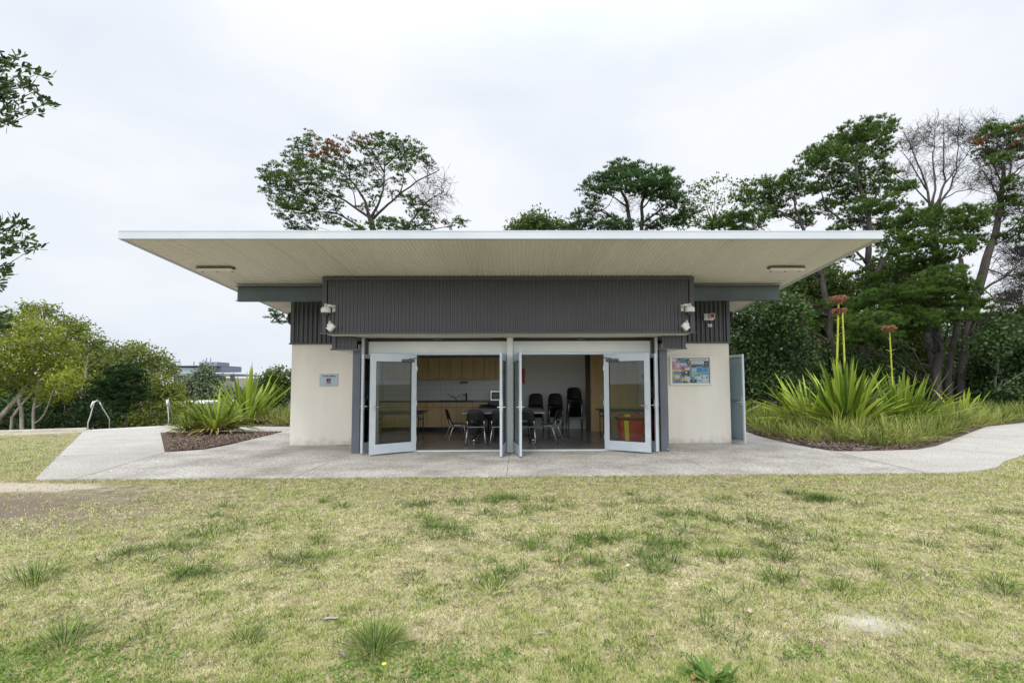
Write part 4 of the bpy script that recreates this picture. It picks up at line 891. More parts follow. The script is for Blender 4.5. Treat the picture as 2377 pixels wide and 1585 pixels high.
# --- low layered pine left of the tall one
t = Tree('pine_tree', 'low layered pine leaning left beside the tallest pine', 25, 15)
t.trunk([(1945, 900), (1935, 800), (1918, 700), (1900, 620), (1880, 560), (1860, 520), (1845, 480)], .26, .07, 0.0)
t.trunk([(1860, 520), (1810, 490), (1760, 485), (1715, 500)], .07, .02)
for p in [(1840, 415, 36, 14), (1800, 430, 44, 16), (1760, 445, 40, 16), (1730, 465, 32, 14), (1790, 465, 50, 16), (1850, 445, 40, 16), (1740, 500, 44, 16), (1800, 500, 46, 12), (1700, 515, 40, 14), (1650, 520, 36, 14), (1720, 530, 60, 10), (1860, 495, 30, 12), (1870, 520, 30, 10)]:
    t.pad(*p, dy=t.rng.uniform(-1.5, 1.5), dens=.85, subs=4, r=.05)
t.pad(1870, 760, 44, 26, dens=.35); t.pad(1895, 720, 44, 22, dens=.3); t.pad(1885, 715, 46, 20, dens=.10, kind=1); t.pad(1880, 800, 30, 20, dens=.08, kind=1)
t.finish('pine', ['needles', 'needles_brown'])

# --- the tallest pine
t = Tree('pine_tree', 'tallest pine with a wide green crown above the right end of the roof', 26, 16)
t.trunk([(2018, 930), (2012, 860), (2005, 780), (2020, 680), (2015, 600), (2018, 540), (2010, 480), (1990, 420), (1985, 360)], .38, .08, 0.0)
t.trunk([(2020, 650), (2055, 600), (2095, 545), (2130, 500)], .16, .04).trunk([(2015, 560), (1960, 520), (1915, 475), (1900, 430)], .10, .03).trunk([(2012, 500), (2040, 440), (2060, 380)], .09, .03)
t.trunk([(2010, 610), (1985, 580), (1980, 555)], .10, .05)
for p in [(2020, 300, 50, 20), (1985, 312, 48, 20), (2050, 305, 30, 22), (1945, 330, 44, 20), (1905, 355, 40, 18), (1885, 375, 30, 16), (2000, 340, 60, 22), (1950, 365, 56, 20), (2050, 345, 34, 26), (1910, 395, 46, 16), (2000, 385, 56, 18), (2055, 400, 36, 20),
          (1935, 425, 56, 18), (2000, 430, 50, 16), (1895, 440, 36, 14), (1960, 460, 56, 16), (2060, 445, 50, 16), (2095, 440, 30, 16), (2025, 480, 60, 16), (1915, 485, 40, 14), (1975, 505, 50, 14), (2075, 485, 40, 16), (2040, 525, 50, 14), (2090, 525, 30, 12), (1950, 535, 30, 8)]:
    t.pad(*p, dy=t.rng.uniform(-2, 2), dens=.9, subs=4, r=.06)
for p in [(2000, 640, 34, 18), (1975, 600, 22, 12), (2040, 660, 40, 16)]: t.pad(*p, dy=-1, dens=.6, r=.04)
t.finish('pine', ['needles'], cl=6.5)

# --- nearer pine with three stems
t = Tree('pine_tree', 'near pine with three thick dark stems and layered green boughs over the planting', 23.5, 17)
t.trunk([(2175, 960), (2172, 880), (2178, 800), (2180, 720), (2175, 640), (2172, 560), (2175, 510)], .34, .10, 0.0).trunk([(2205, 945), (2200, 870), (2212, 800), (2222, 730), (2225, 680)], .22, .14, 0.0)
t.trunk([(2228, 950), (2232, 870), (2242, 790), (2245, 730), (2240, 660), (2230, 600)], .24, .12, 0.0)
t.trunk([(2180, 800), (2215, 775), (2250, 755), (2275, 720)], .09, .03).trunk([(2175, 700), (2110, 690), (2050, 690), (2000, 700)], .10, .03)
for p in [(2140, 500, 40, 18), (2100, 520, 44, 18), (2180, 510, 40, 20), (2215, 535, 40, 20), (2250, 500, 34, 22), (2270, 510, 26, 24), (2090, 560, 50, 18), (2150, 560, 50, 16), (2210, 580, 50, 20), (2085, 590, 40, 16), (2260, 560, 30, 20), (2140, 610, 50, 16), (2200, 630, 44, 18), (2080, 635, 30, 12),
          (2190, 650, 50, 20), (2235, 670, 44, 18), (2150, 680, 56, 18), (2250, 710, 50, 16), (2190, 705, 60, 18), (2100, 700, 50, 18), (2050, 690, 46, 18), (2010, 710, 46, 18), (2080, 735, 60, 18), (2020, 750, 50, 18), (2150, 745, 50, 16), (1975, 740, 36, 16), (2230, 735, 44, 14), (2040, 790, 50, 16), (2100, 775, 46, 14), (1985, 790, 40, 16), (2280, 740, 20, 10)]:
    t.pad(*p, dy=t.rng.uniform(-2.2, .8), dens=1.0, subs=4, r=.05)
t.twigs(20, 2320, 760, 50, 30, ln=.7, dy=-1)
t.finish('pine', ['needles'], cl=7.5)

# --- dead pine
t = Tree('dead_tree', 'bare dead pine with a fan of leafless grey branches between two green crowns', 27, 18, 'bark_dead')
t.trunk([(2170, 930), (2168, 700), (2165, 560), (2160, 480)], .30, .18, 0.0)
for pts, r in [([(2160, 485), (2150, 430), (2130, 380), (2110, 330), (2095, 300)], .10), ([(2162, 480), (2170, 420), (2165, 360), (2170, 300)], .10), ([(2172, 480), (2195, 420), (2190, 350), (2190, 290)], .11), ([(2175, 480), (2205, 440), (2220, 400), (2225, 340), (2228, 275)], .10),
               ([(2155, 470), (2120, 430), (2085, 410), (2065, 390)], .06), ([(2178, 470), (2220, 445), (2255, 440), (2290, 450)], .05), ([(2150, 440), (2115, 380), (2090, 350)], .06), ([(2190, 430), (2230, 380), (2260, 340)], .05)]: t.trunk(pts, r, .018, n=7)
for a in [(28, 2120, 330, 40, 40), (30, 2165, 310, 40, 40), (30, 2215, 310, 40, 40), (20, 2110, 400, 40, 40), (26, 2190, 380, 50, 50), (18, 2250, 420, 40, 40), (22, 2245, 320, 30, 40)]: t.twigs(*a, ln=.8, r=.015)
t.finish('pine', ['needles'])

# --- half dead pine at the right edge
t = Tree('pine_tree', 'large half dead pine at the right edge with tangled grey twigs and thin green tops', 24.5, 19, 'bark_pine')
t.trunk([(2225, 900), (2260, 700), (2290, 600), (2315, 520), (2325, 450), (2330, 390)], .36, .10, 0.0)
for pts, r in [([(2320, 470), (2300, 420), (2275, 390)], .07), ([(2325, 450), (2345, 400), (2350, 350), (2352, 320)], .08), ([(2328, 430), (2300, 370), (2290, 330)], .06), ([(2300, 560), (2350, 530), (2400, 480)], .08), ([(2268, 680), (2320, 650), (2360, 620), (2400, 600)], .10),
               ([(2285, 620), (2330, 640), (2400, 640)], .06), ([(2330, 420), (2380, 380), (2420, 340)], .06), ([(2275, 660), (2310, 700), (2390, 715)], .05), ([(2325, 460), (2420, 450), (2480, 430)], .08)]: t.trunk(pts, r, .02, n=7)
for a in [(40, 2340, 340, 60, 50), (44, 2310, 400, 50, 50), (40, 2350, 470, 50, 40), (60, 2350, 570, 60, 50), (60, 2360, 640, 60, 50), (50, 2330, 710, 50, 40), (26, 2400, 400, 50, 70), (18, 2290, 290, 30, 20)]: t.twigs(*a, ln=.9, r=.016)
for p in [(2290, 320, 34, 16), (2300, 300, 22, 14), (2345, 310, 40, 18), (2370, 295, 36, 20), (2335, 345, 44, 14), (2385, 350, 40, 20), (2280, 360, 30, 10), (2320, 375, 34, 12), (2420, 320, 50, 30), (2300, 485, 24, 16), (2360, 470, 40, 16), (2380, 520, 36, 16), (2420, 430, 50, 20), (2350, 555, 40, 16), (2385, 590, 36, 16), (2370, 690, 44, 18), (2330, 735, 44, 16), (2400, 730, 40, 20), (2310, 500, 30, 16), (2345, 430, 40, 14), (2300, 760, 40, 16), (2400, 640, 30, 16)]: t.pad(*p, dy=t.rng.uniform(-1.5, 1.5), dens=.75, r=.04)
for p in [(2360, 320, 30, 16), (2270, 330, 26, 12)]: t.pad(*p, dy=-1.5, dens=.08, kind=1, r=.03)
t.finish('pine', ['needles', 'needles_brown'], cl=6)

# --- dark broadleaf trees and shrubs filling behind the planting on the right
def bush(name, label, Y, seed, trunks, pads, mats, bark='bark_grey', per=15, **kw):
    t = Tree(name, label, Y, seed, bark, 'tree' if 'tree' in name else 'shrub')
    for pts, r in trunks: t.trunk(pts, r, r * .4, kw.get('ground', 0.0), n=8)
    for p in pads: t.pad(*p, dy=t.rng.uniform(-1, 1), r=.05, subs=3, dens=kw.get('dens', 1))
    return t.finish('leaf', mats, per, k=kw.get('k', 9), ln=kw.get('ln', .16), wd=kw.get('wd', .085), rad=kw.get('rad', .17), droop=kw.get('droop', .2))
bush('fig_tree', 'dark dense leafy tree directly beside the right wall of the building', 22, 21, [([(1790, 960), (1790, 850), (1800, 780)], .16)],
     [(1745, 760, 50, 50), (1790, 730, 60, 50), (1760, 830, 60, 50), (1820, 800, 60, 60), (1740, 900, 60, 50), (1800, 890, 60, 50), (1850, 860, 50, 60), (1845, 740, 46, 50), (1700, 800, 40, 60), (1680, 880, 50, 50), (1860, 920, 50, 40), (1700, 730, 40, 30)], ['leaf_dark'])
bush('fig_tree', 'lighter green leafy tree under the tip of the roof, behind the dark one', 29, 22, [([(1870, 930), (1860, 800), (1880, 700)], .2)],
     [(1800, 700, 50, 40), (1850, 660, 50, 40), (1900, 640, 50, 36), (1880, 690, 60, 40), (1930, 660, 44, 36), (1940, 720, 50, 50), (1880, 760, 60, 50), (1950, 800, 60, 60), (1760, 700, 40, 30), (1985, 690, 44, 44), (1900, 830, 60, 60)], ['leaf_mid'], ln=.2, wd=.11)
bush('broadleaf_tree', 'pale flowering leafy tree seen between the pine stems and the tallest pine', 30, 23, [([(2090, 930), (2080, 800), (2090, 700)], .2)],
     [(2040, 630, 40, 30), (2090, 620, 50, 30), (2070, 660, 60, 34), (2130, 650, 40, 40), (2100, 720, 60, 50), (2050, 780, 60, 60), (2120, 800, 60, 60), (2080, 870, 60, 50), (2000, 860, 50, 60), (2150, 700, 40, 40), (2160, 880, 50, 50), (2010, 790, 50, 50)], ['leaf_mid'], ln=.2, wd=.11)
bush('evergreen_shrub', 'large glossy evergreen shrub with yellow spotted leaves at the right edge', 22.5, 24, [([(2310, 960), (2310, 880), (2320, 820)], .1)],
     [(2290, 800, 40, 34), (2330, 780, 44, 36), (2370, 800, 44, 50), (2285, 860, 44, 40), (2330, 860, 50, 50), (2380, 880, 50, 50), (2290, 915, 44, 36), (2345, 925, 50, 36), (2420, 830, 50, 70), (2420, 910, 50, 50), (2360, 760, 30, 20)], ['leaf_dark'], ln=.17, wd=.10)
bush('evergreen_shrub', 'tall pale green shrub at the far right behind the glossy one', 26, 25, [([(2390, 930), (2390, 850), (2390, 800)], .1)],
     [(2350, 760, 44, 26), (2390, 740, 44, 34), (2420, 780, 50, 50), (2310, 790, 40, 30), (2280, 830, 40, 50)], ['leaf_mid'], ln=.18, wd=.10)
bush('evergreen_shrub', 'dark low shrub behind the lily clumps, below the pine boughs', 25, 26, [([(1960, 960), (1960, 900), (1960, 880)], .08)],
     [(1900, 900, 60, 50), (1960, 880, 60, 60), (2030, 900, 60, 50), (2100, 910, 60, 40), (1930, 840, 60, 50), (2170, 920, 50, 30), (2240, 920, 50, 34), (2060, 850, 50, 40)], ['leaf_dark'], per=14)
bush('fig_tree', 'very dark backdrop tree filling the gap behind the pine stems', 33, 27, [([(2100, 930), (2100, 840), (2110, 780)], .25)],
     [(1720, 820, 60, 70), (1790, 800, 70, 70), (1870, 800, 70, 80), (1950, 820, 70, 80), (2030, 830, 70, 70), (2110, 820, 70, 70), (2190, 830, 70, 70), (2270, 840, 70, 60), (2350, 850, 70, 60), (2420, 830, 70, 70), (1760, 890, 80, 40), (1900, 890, 80, 40), (2050, 900, 80, 40), (2200, 900, 80, 40), (2340, 900, 80, 40), (2260, 770, 50, 40)], ['leaf_dark'], per=8, ln=.3, wd=.17, rad=.3, droop=.1)

# --- left side: paperbarks down the slope
t = Tree('paperbark_tree', 'big yellow-green paperbark with pale leaning trunks at the left edge', 22, 31, 'bark_pale')
gz = -3.0
t.trunk([(-60, 1010), (0, 968), (40, 925), (62, 895), (75, 860), (95, 820)], .17, .06, gz).trunk([(50, 1010), (50, 960), (45, 920), (58, 880)], .13, .06, gz).trunk([(28, 1010), (28, 970), (45, 945), (80, 905), (120, 880)], .10, .04, gz)
t.trunk([(60, 1010), (78, 985), (78, 950), (86, 900), (110, 840)], .10, .05, gz).trunk([(-40, 1000), (-20, 900), (10, 820)], .14, .05, gz)
for p in [(60, 740, 36, 22), (30, 770, 40, 24), (90, 765, 40, 24), (10, 800, 44, 24), (60, 800, 50, 24), (110, 790, 44, 26), (140, 810, 36, 30), (20, 840, 50, 24), (80, 835, 50, 26), (130, 850, 44, 30), (30, 880, 44, 18), (100, 880, 50, 24), (150, 880, 34, 24), (165, 830, 30, 24), (-40, 800, 50, 40), (-50, 880, 50, 40), (115, 915, 40, 20), (-10, 755, 30, 20), (5, 865, 40, 20)]:
    t.pad(*p, dy=t.rng.uniform(-2, 1.2), dens=.95, subs=4, r=.05)
t.finish('leaf', ['leaf_yellow'], 17, k=11, ln=.15, wd=.045, rad=.15, droop=.35)
t = Tree('paperbark_tree', 'olive green paperbark behind the yellow one, rising above it', 29, 32, 'bark_pale'); gz = -4.2
t.trunk([(150, 1010), (140, 940), (130, 860), (110, 780)], .2, .06, gz).trunk([(175, 1010), (190, 930), (200, 850), (205, 800)], .16, .06, gz)
for p in [(90, 718, 34, 16), (65, 722, 20, 12), (115, 735, 22, 12), (165, 755, 34, 22), (145, 770, 34, 20), (185, 765, 16, 20), (215, 790, 24, 20), (235, 815, 24, 18), (195, 810, 40, 24), (240, 830, 22, 14), (180, 850, 50, 34), (225, 860, 40, 34), (150, 900, 50, 34), (200, 910, 50, 36), (240, 900, 30, 34), (25, 740, 14, 12)]:
    t.pad(*p, dy=t.rng.uniform(-1.5, 1.5), dens=.95, subs=4, r=.05)
t.finish('leaf', ['leaf_olive'], 13, k=10, ln=.19, wd=.07, rad=.2, droop=.3)
t = Tree('paperbark_tree', 'rounded paperbark with leaning bare white trunks left of the distant offices', 27, 33, 'bark_pale'); gz = -3.6
t.trunk([(225, 1040), (250, 985), (275, 955), (300, 942), (335, 905)], .13, .05, gz).trunk([(205, 1030), (230, 985), (255, 955), (275, 935)], .10, .04, gz).trunk([(250, 1020), (280, 985), (300, 968), (318, 962), (350, 930)], .11, .03, gz)
for p in [(270, 815, 30, 18), (310, 815, 36, 18), (325, 806, 20, 12), (355, 830, 34, 16), (290, 845, 46, 24), (340, 850, 46, 24), (380, 850, 30, 22), (395, 865, 20, 18), (300, 880, 40, 24), (350, 885, 46, 26), (390, 900, 30, 26), (400, 920, 26, 20), (365, 920, 36, 20), (330, 930, 30, 20), (255, 850, 30, 30)]:
    t.pad(*p, dy=t.rng.uniform(-1.5, 1.5), dens=.85, subs=4, r=.045)
t.finish('leaf', ['leaf_olive'], 14, k=10, ln=.17, wd=.06, rad=.18, droop=.3)
t = Tree('young_pine', 'small dark young pine standing in front of the rounded paperbark', 22, 34, 'bark_pine')
t.trunk([(293, 1010), (293, 950), (292, 900), (290, 860)], .05, .02, -3.0)
for p in [(290, 862, 40, 12), (265, 875, 34, 12), (305, 885, 40, 12), (255, 895, 40, 10), (290, 905, 50, 12), (240, 915, 34, 10), (310, 925, 30, 10), (275, 930, 44, 10), (290, 948, 30, 8), (300, 870, 30, 10)]: t.pad(*p, dens=.9, r=.025, subs=4)
t.finish('pine', ['needles_dark'], cl=9, cr=.16, ln=.14)
bush('evergreen_shrub', 'dark green undergrowth shrub below the paperbarks behind the kerb', 24, 35, [([(150, 1010), (150, 960), (150, 940)], .07)],
     [(-20, 960, 60, 40), (110, 950, 60, 40), (170, 950, 50, 40), (215, 960, 40, 40), (140, 985, 70, 30), (250, 975, 40, 26), (40, 985, 60, 26), (180, 920, 40, 30)], ['leaf_dark', ], per=15, ground=-3.3)
bush('evergreen_shrub', 'mid green shrub behind the right handrail at the steps', 25, 36, [([(350, 1010), (350, 960), (350, 950)], .06)],
     [(330, 970, 40, 24), (375, 960, 40, 26), (395, 940, 34, 20), (410, 965, 36, 24), (300, 985, 40, 16), (430, 950, 30, 20)], ['leaf_olive'], per=13, ground=-3.2)
bush('evergreen_shrub', 'rounded grey-green shrub against the left wall behind the lily', 32, 37, [([(630, 1000), (630, 930), (632, 900)], .12)],
     [(632, 880, 30, 24), (655, 870, 24, 18), (610, 895, 20, 20), (640, 910, 40, 26), (600, 925, 24, 18), (670, 900, 24, 30), (625, 940, 40, 16)], ['leaf_mid'], per=12, ground=-.1, ln=.2, wd=.1)
bush('evergreen_shrub', 'long dark shrub mass filling in behind the paperbark trunks', 34, 38, [([(100, 1010), (100, 950), (105, 920)], .1)],
     [(-60, 920, 80, 44), (0, 910, 70, 44), (60, 915, 70, 44), (120, 920, 70, 44), (180, 915, 70, 40), (240, 925, 60, 40), (300, 935, 60, 34), (350, 945, 50, 30)], ['leaf_dark'], per=9, ground=-6, ln=.28, wd=.15, rad=.28)
# distant trees by the offices
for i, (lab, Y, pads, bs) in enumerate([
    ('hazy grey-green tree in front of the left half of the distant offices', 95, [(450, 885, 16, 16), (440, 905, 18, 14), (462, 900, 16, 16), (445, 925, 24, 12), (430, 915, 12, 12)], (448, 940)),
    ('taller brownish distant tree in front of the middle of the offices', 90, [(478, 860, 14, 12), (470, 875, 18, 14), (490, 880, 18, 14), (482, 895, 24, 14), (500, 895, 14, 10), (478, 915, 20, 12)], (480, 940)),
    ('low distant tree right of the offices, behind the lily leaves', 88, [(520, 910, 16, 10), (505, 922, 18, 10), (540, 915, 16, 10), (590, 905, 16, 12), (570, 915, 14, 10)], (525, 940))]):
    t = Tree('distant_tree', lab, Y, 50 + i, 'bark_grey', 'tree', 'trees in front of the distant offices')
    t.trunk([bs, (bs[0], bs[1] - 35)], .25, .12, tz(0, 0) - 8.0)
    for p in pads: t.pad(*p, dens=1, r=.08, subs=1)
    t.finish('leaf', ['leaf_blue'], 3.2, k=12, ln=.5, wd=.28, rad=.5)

# far-off wood closing the view to the right of the building
rng = np.random.default_rng(90); n = 5200; X = rng.uniform(34, 260, n); Yq = 75 + rng.uniform(0, 30, n) + .25 * (X - 34); H_ = 5.5 + 5 * n1(X, Yq * 0, .06, 3); Zq = H_ * rng.random(n) ** .8
X2 = rng.uniform(-330, -125, 3200); Y2 = 120 + rng.uniform(0, 40, 3200); Z2 = -9 + (6 + 6 * n1(X2, Y2 * 0, .05, 3)) * rng.random(3200) ** .8
P = np.concatenate([np.stack([X, Yq, Zq], 1), np.stack([X2, Y2, Z2], 1)]); t0 = np.clip(n2(P[:, 0], P[:, 2] * 2, .12, 3) + rng.normal(size=len(P)) * .15, 0, 1)
v, f, tt = leaves(P, 10, .9, 1.3, .8, rng, t0, .1); np_mesh('woodland', v, f, ['leaf_olive'], tt, label='far-off wood reading as one dark green band beyond the garden', category='wood', kind='stuff')

# --- the near tree outside the left edge: branches reach into view
t = Tree('banksia_tree', 'near tree at the left edge, leafy branch ends poking into the sky', 8, 41, 'bark_grey')
t.trunk([(-260, 1300), (-250, 900), (-230, 600), (-200, 350)], .14, .06, -.02)
rng = t.rng; LC = []; LA = []
def spray(root, tips):
    root = t.w(*root)
    for (x, y) in tips:
        e = t.w(x, y, rng.uniform(-.35, .35)); q = curve(root, e, .08, 7, .05, rng); t.m.tube(q, np.linspace(.018, .004, 7), 5, False)
        for i in range(3, 7):
            for _ in range(11): LC.append(q[i] + rng.normal(size=3) * .035); LA.append(unit((e - root) / np.linalg.norm(e - root) + rng.normal(size=3) * .7 + np.array([0, 0, .2])))
spray((-200, 330), [(30, 145), (45, 135), (105, 178), (85, 172), (60, 165), (112, 242), (95, 235), (85, 260), (70, 200), (75, 215), (20, 200), (10, 230), (5, 160), (50, 235), (30, 260), (20, 285), (40, 180), (0, 190), (10, 260), (55, 200), (-20, 220), (25, 230), (0, 150)])
spray((-200, 640), [(35, 512), (60, 530), (78, 575), (55, 590), (20, 545), (30, 570), (0, 520), (10, 590), (45, 560), (-10, 560), (60, 555)])
spray((-200, 700), [(5, 630), (12, 645), (-5, 655), (8, 620)]); spray((-200, 800), [(-5, 730), (10, 745), (0, 760), (-10, 745)])
LC = np.array(LC); LA = np.array(LA); n = len(LC); sd_ = unit(np.cross(LA, rdir(n, rng))); ll = rng.uniform(.08, .15, (n, 1)); lw = rng.uniform(.028, .045, (n, 1))
v = np.empty((n, 6, 3)); v[:, 0] = LC; v[:, 1] = LC + LA * ll * .4 + sd_ * lw * .5; v[:, 2] = LC + LA * ll * .85 + sd_ * lw * .45; v[:, 3] = LC + LA * ll; v[:, 4] = LC + LA * ll * .85 - sd_ * lw * .45; v[:, 5] = LC + LA * ll * .4 - sd_ * lw * .5
th = t.finish('leaf', ['leaf_dark'])
np_mesh('crown', (v - t.base).reshape(-1, 3), np.arange(n * 6).reshape(-1, 6), ['leaf_dark'], np.repeat(rng.random(n), 6), th)

# --- strap leaved plants
def straps(base, n, ln, wd, el0, el1, droop, rng, az=(0, 2 * math.pi), seg=7, tint=(0, 1), brad=.08, fold=.25, tip=.15):
    """ribbons with a folded midrib: verts, faces (quads), tint"""
    ph = rng.uniform(az[0], az[1], n); u = rng.random(n); el = R(el0) + (R(el1) - R(el0)) * u + rng.normal(size=n) * .06
    l = ln * (rng.uniform(.7, 1.08, n) if seg < 7 else rng.uniform(.42, 1.08, n)); dr = droop * rng.uniform(.5, 1.4, n) * (.35 + .9 * (1 - u)); w_ = wd * rng.uniform(.75, 1.15, n)
    s_ = np.linspace(0, 1, seg + 1); hx = np.stack([np.cos(ph), np.sin(ph), np.zeros(n)], 1); side = np.stack([-np.sin(ph), np.cos(ph), np.zeros(n)], 1)
    side = unit(side + rng.normal(size=(n, 3)) * .25)
    P = np.zeros((n, seg + 1, 3)); P[:, 0] = np.array(base) + hx * brad * rng.uniform(0, 1, (n, 1)) * 1.5; nm = np.zeros((n, seg + 1, 3))
    for k in range(seg + 1):
        a = el - dr * s_[k] ** 1.6
        d = hx * np.cos(a)[:, None] + np.array([0, 0, 1.]) * np.sin(a)[:, None]; nm[:, k] = -hx * np.sin(a)[:, None] + np.array([0, 0, 1.]) * np.cos(a)[:, None]
        if k < seg: P[:, k + 1] = P[:, k] + d * (l / seg)[:, None]
    prof = np.interp(s_, [0, .15, .55, .85, 1], [.55, .75, 1, .6, .03])
    V_ = np.zeros((n, seg + 1, 3, 3)); ww = w_[:, None, None] * prof[None, :, None] / 2
    V_[:, :, 0] = P - side[:, None] * ww + nm * ww * fold * 2; V_[:, :, 1] = P; V_[:, :, 2] = P + side[:, None] * ww + nm * ww * fold * 2
    idx = np.arange(n * (seg + 1) * 3).reshape(n, seg + 1, 3)
    f = np.concatenate([np.stack([idx[:, :-1, a], idx[:, :-1, a + 1], idx[:, 1:, a + 1], idx[:, 1:, a]], -1).reshape(-1, 4) for a in (0, 1)])
    tt = np.clip(tint[0] + (tint[1] - tint[0]) * rng.random(n)[:, None, None] + tip * (s_[None, :, None] - .5) + np.array([.08, 0, -.05])[None, None], 0, 1) * np.ones((n, seg + 1, 3))
    return V_.reshape(-1, 3), f, tt.ravel()
def cat3(parts):
    V_, F_, T_, M_ = [], [], [], []; o = 0
    for i, (mi, (v, f, tt)) in enumerate(parts): V_.append(v); F_.append(f + o); T_.append(tt); M_.append(np.full(len(f), mi)); o += len(v)
    return np.concatenate(V_), np.concatenate(F_), np.concatenate(T_), np.concatenate(M_)
def lily(lab, base, n, ln, wd, seed, el0=22, el1=88, droop=.55, dry=.12, tint=(.1, .95), stalks=(), az=(0, 2 * math.pi), brad=.3):
    rng = np.random.default_rng(seed); t = thing('giant_lily', lab, 'plant', tuple(base))
    parts = [(0, straps((0, 0, .1), n, ln, wd, el0, el1, droop, rng, az, tint=tint, brad=brad)), (1, straps((0, 0, .08), int(n * dry), ln * .7, wd * .7, 5, 40, 1.3, rng, az, tint=(0, 1), brad=.2))]
    v, f, tt, mi = cat3(parts); v[:, 2] = np.maximum(v[:, 2], .02 + .02 * rng.random(len(v)))
    np_mesh('leaves', v, f, ['lily_leaf', 'lily_dry'], tt, t, midx=mi)
    for (dx, dy, tx, tz_, r, heads) in stalks:
        st = MB().tube([(dx, dy, .2), (dx + (tx - dx) * .35, dy, tz_ * .4), (dx + (tx - dx) * .75, dy, tz_ * .75), (tx, dy, tz_)], [r, r * .95, r * .8, r * .7], 8)
        q = st.build('flower_stalk', 'stalk', t, True)
        k_ = 26; zz = rng.uniform(.25, .92, k_); ph = rng.uniform(0, 6.28, k_)
        c = np.stack([dx + (tx - dx) * zz, np.full(k_, dy), tz_ * zz], 1); ax = np.stack([np.cos(ph), np.sin(ph), np.full(k_, .55)], 1)
        v, f, tt = fibres(c, unit(ax), 1, .17, .022, .15, rng); bpy.data.objects.remove(q); st.add(v, f.tolist()); q = st.build('flower_stalk', 'stalk', t)
        for (hz, hr) in heads:
            n_ = int(300 * hr / .17); d = rdir(n_, rng); lump = 1 + .25 * np.sin(d[:, 0:1] * 7 + hz * 9) * np.cos(d[:, 1:2] * 6); c = np.array([tx, dy, hz]) + d * np.array([1, 1, .50]) * hr * lump * rng.uniform(.3, 1, (n_, 1)) ** .6 * .85 + np.array([0, 0, .06]) * (1 - d[:, 2:3] ** 2)
            v, f, tt = leaves(c, 2, .015, .075, .028, rng); np_mesh('seed_head', v, f, ['seed_head'], tt, t)
    return t
gA = 'giant lily plants in the beds'
b1 = GB(1962, 1008, .3); b2 = GB(2098, 1003, .5); b3 = GB(1880, 1000, .55); b4 = GB(2235, 975, .4)
lily('largest giant lily, left of the tall twin flower stalks, bright yellow-green fan of leaves', (b1[0], b1[1], 0), 190, 2.05, .115, 61, 22, 90, .32, dry=.35, tint=(0, .9), stalks=[(-.05, .35, .20, 3.84, .034, [(3.93, .27), (3.56, .22)]), (.24, .25, .24, 3.55, .030, [])])
lily('giant lily right of the twin stalks with one shorter flower stalk', (b2[0], b2[1], 0), 150, 1.75, .10, 62, 22, 88, .4, dry=.25, tint=(0, .7), stalks=[(.12, .5, .10, 3.05, .025, [(3.14, .23)])])
lily('spreading giant lily at the left end of the right-hand bed', (b3[0], b3[1], 0), 120, 1.8, .095, 63, 16, 80, .5, dry=.3, tint=(.25, 1))
lily('small brown tipped giant lily beneath the three stemmed pine', (b4[0], b4[1], 0), 16, 1.35, .09, 64, 35, 85, .3, dry=.6, tint=(.5, 1))
b5 = G(1750, 1000); lily('giant lily half hidden behind the side door', (b5[0] + .1, b5[1] + 2.2, 0), 50, 1.35, .08, 65, 18, 80, .5)
st_ = MB(); p0 = G(1705, 985); st_.tube([(p0[0] - .15, p0[1] + .6, 0), (p0[0] - .12, p0[1] + .6, 1.6), (p0[0] + .12, p0[1] + .6, 3.2)], [.035, .032, .022], 8); st_.build('flower_stalk', 'stalk', label='leaning green flower stalk beside the right wall above the side door', category='plant')
b6 = GB(572, 984, .2); b7 = GB(500, 1008, .25); b8 = G(462, 985)
lily('tall giant lily fan by the left wall with upright pale green leaves', (b6[0], b6[1], 0), 80, 2.1, .13, 66, 36, 90, .08, dry=.4, tint=(.1, .9))
l7 = lily('low drooping giant lily with dead brown leaves beside the concrete path', (b7[0], b7[1], 0), 120, 1.25, .085, 67, 8, 82, .95, dry=.9, tint=(0, .75))
lily('tiny lily tuft with bent dark leaves at the left foot of the drooping one', (b7[0] - .75, b7[1] - .1, 0), 60, .75, .05, 75, 10, 80, 1.2, dry=.5, tint=(0, .4), brad=.15)
MB().tube([(0, -.1, 0), (.02, -.12, .35), (.03, -.1, .62)], [.06, .05, .045], 8).build('dead_stem', 'bark_grey', l7, True)
def clump(lab, x, y, n, ln, seed, tint=(.1, .9), wd=.016, droop=1.3):
    rng = np.random.default_rng(seed); t = thing('strap_grass_clump', lab, 'plant', (x, y, -.01))
    v, f, tt = straps((0, 0, 0), n, ln, wd, 35, 88, droop, rng, seg=5, tint=tint, brad=.1); v[:, 2] = np.maximum(v[:, 2], .01)
    return np_mesh('leaves', v, f, ['strap_grass'], tt, t)
clump('arching strap grass clump at the left end of the bed by the steps', b8[0], b8[1] + .5, 260, .95, 68, (0, .7))
bb = G(425, 985); clump('small arching strap grass clump next to the right handrail', bb[0], bb[1] + .6, 180, .8, 69, (0, .6))
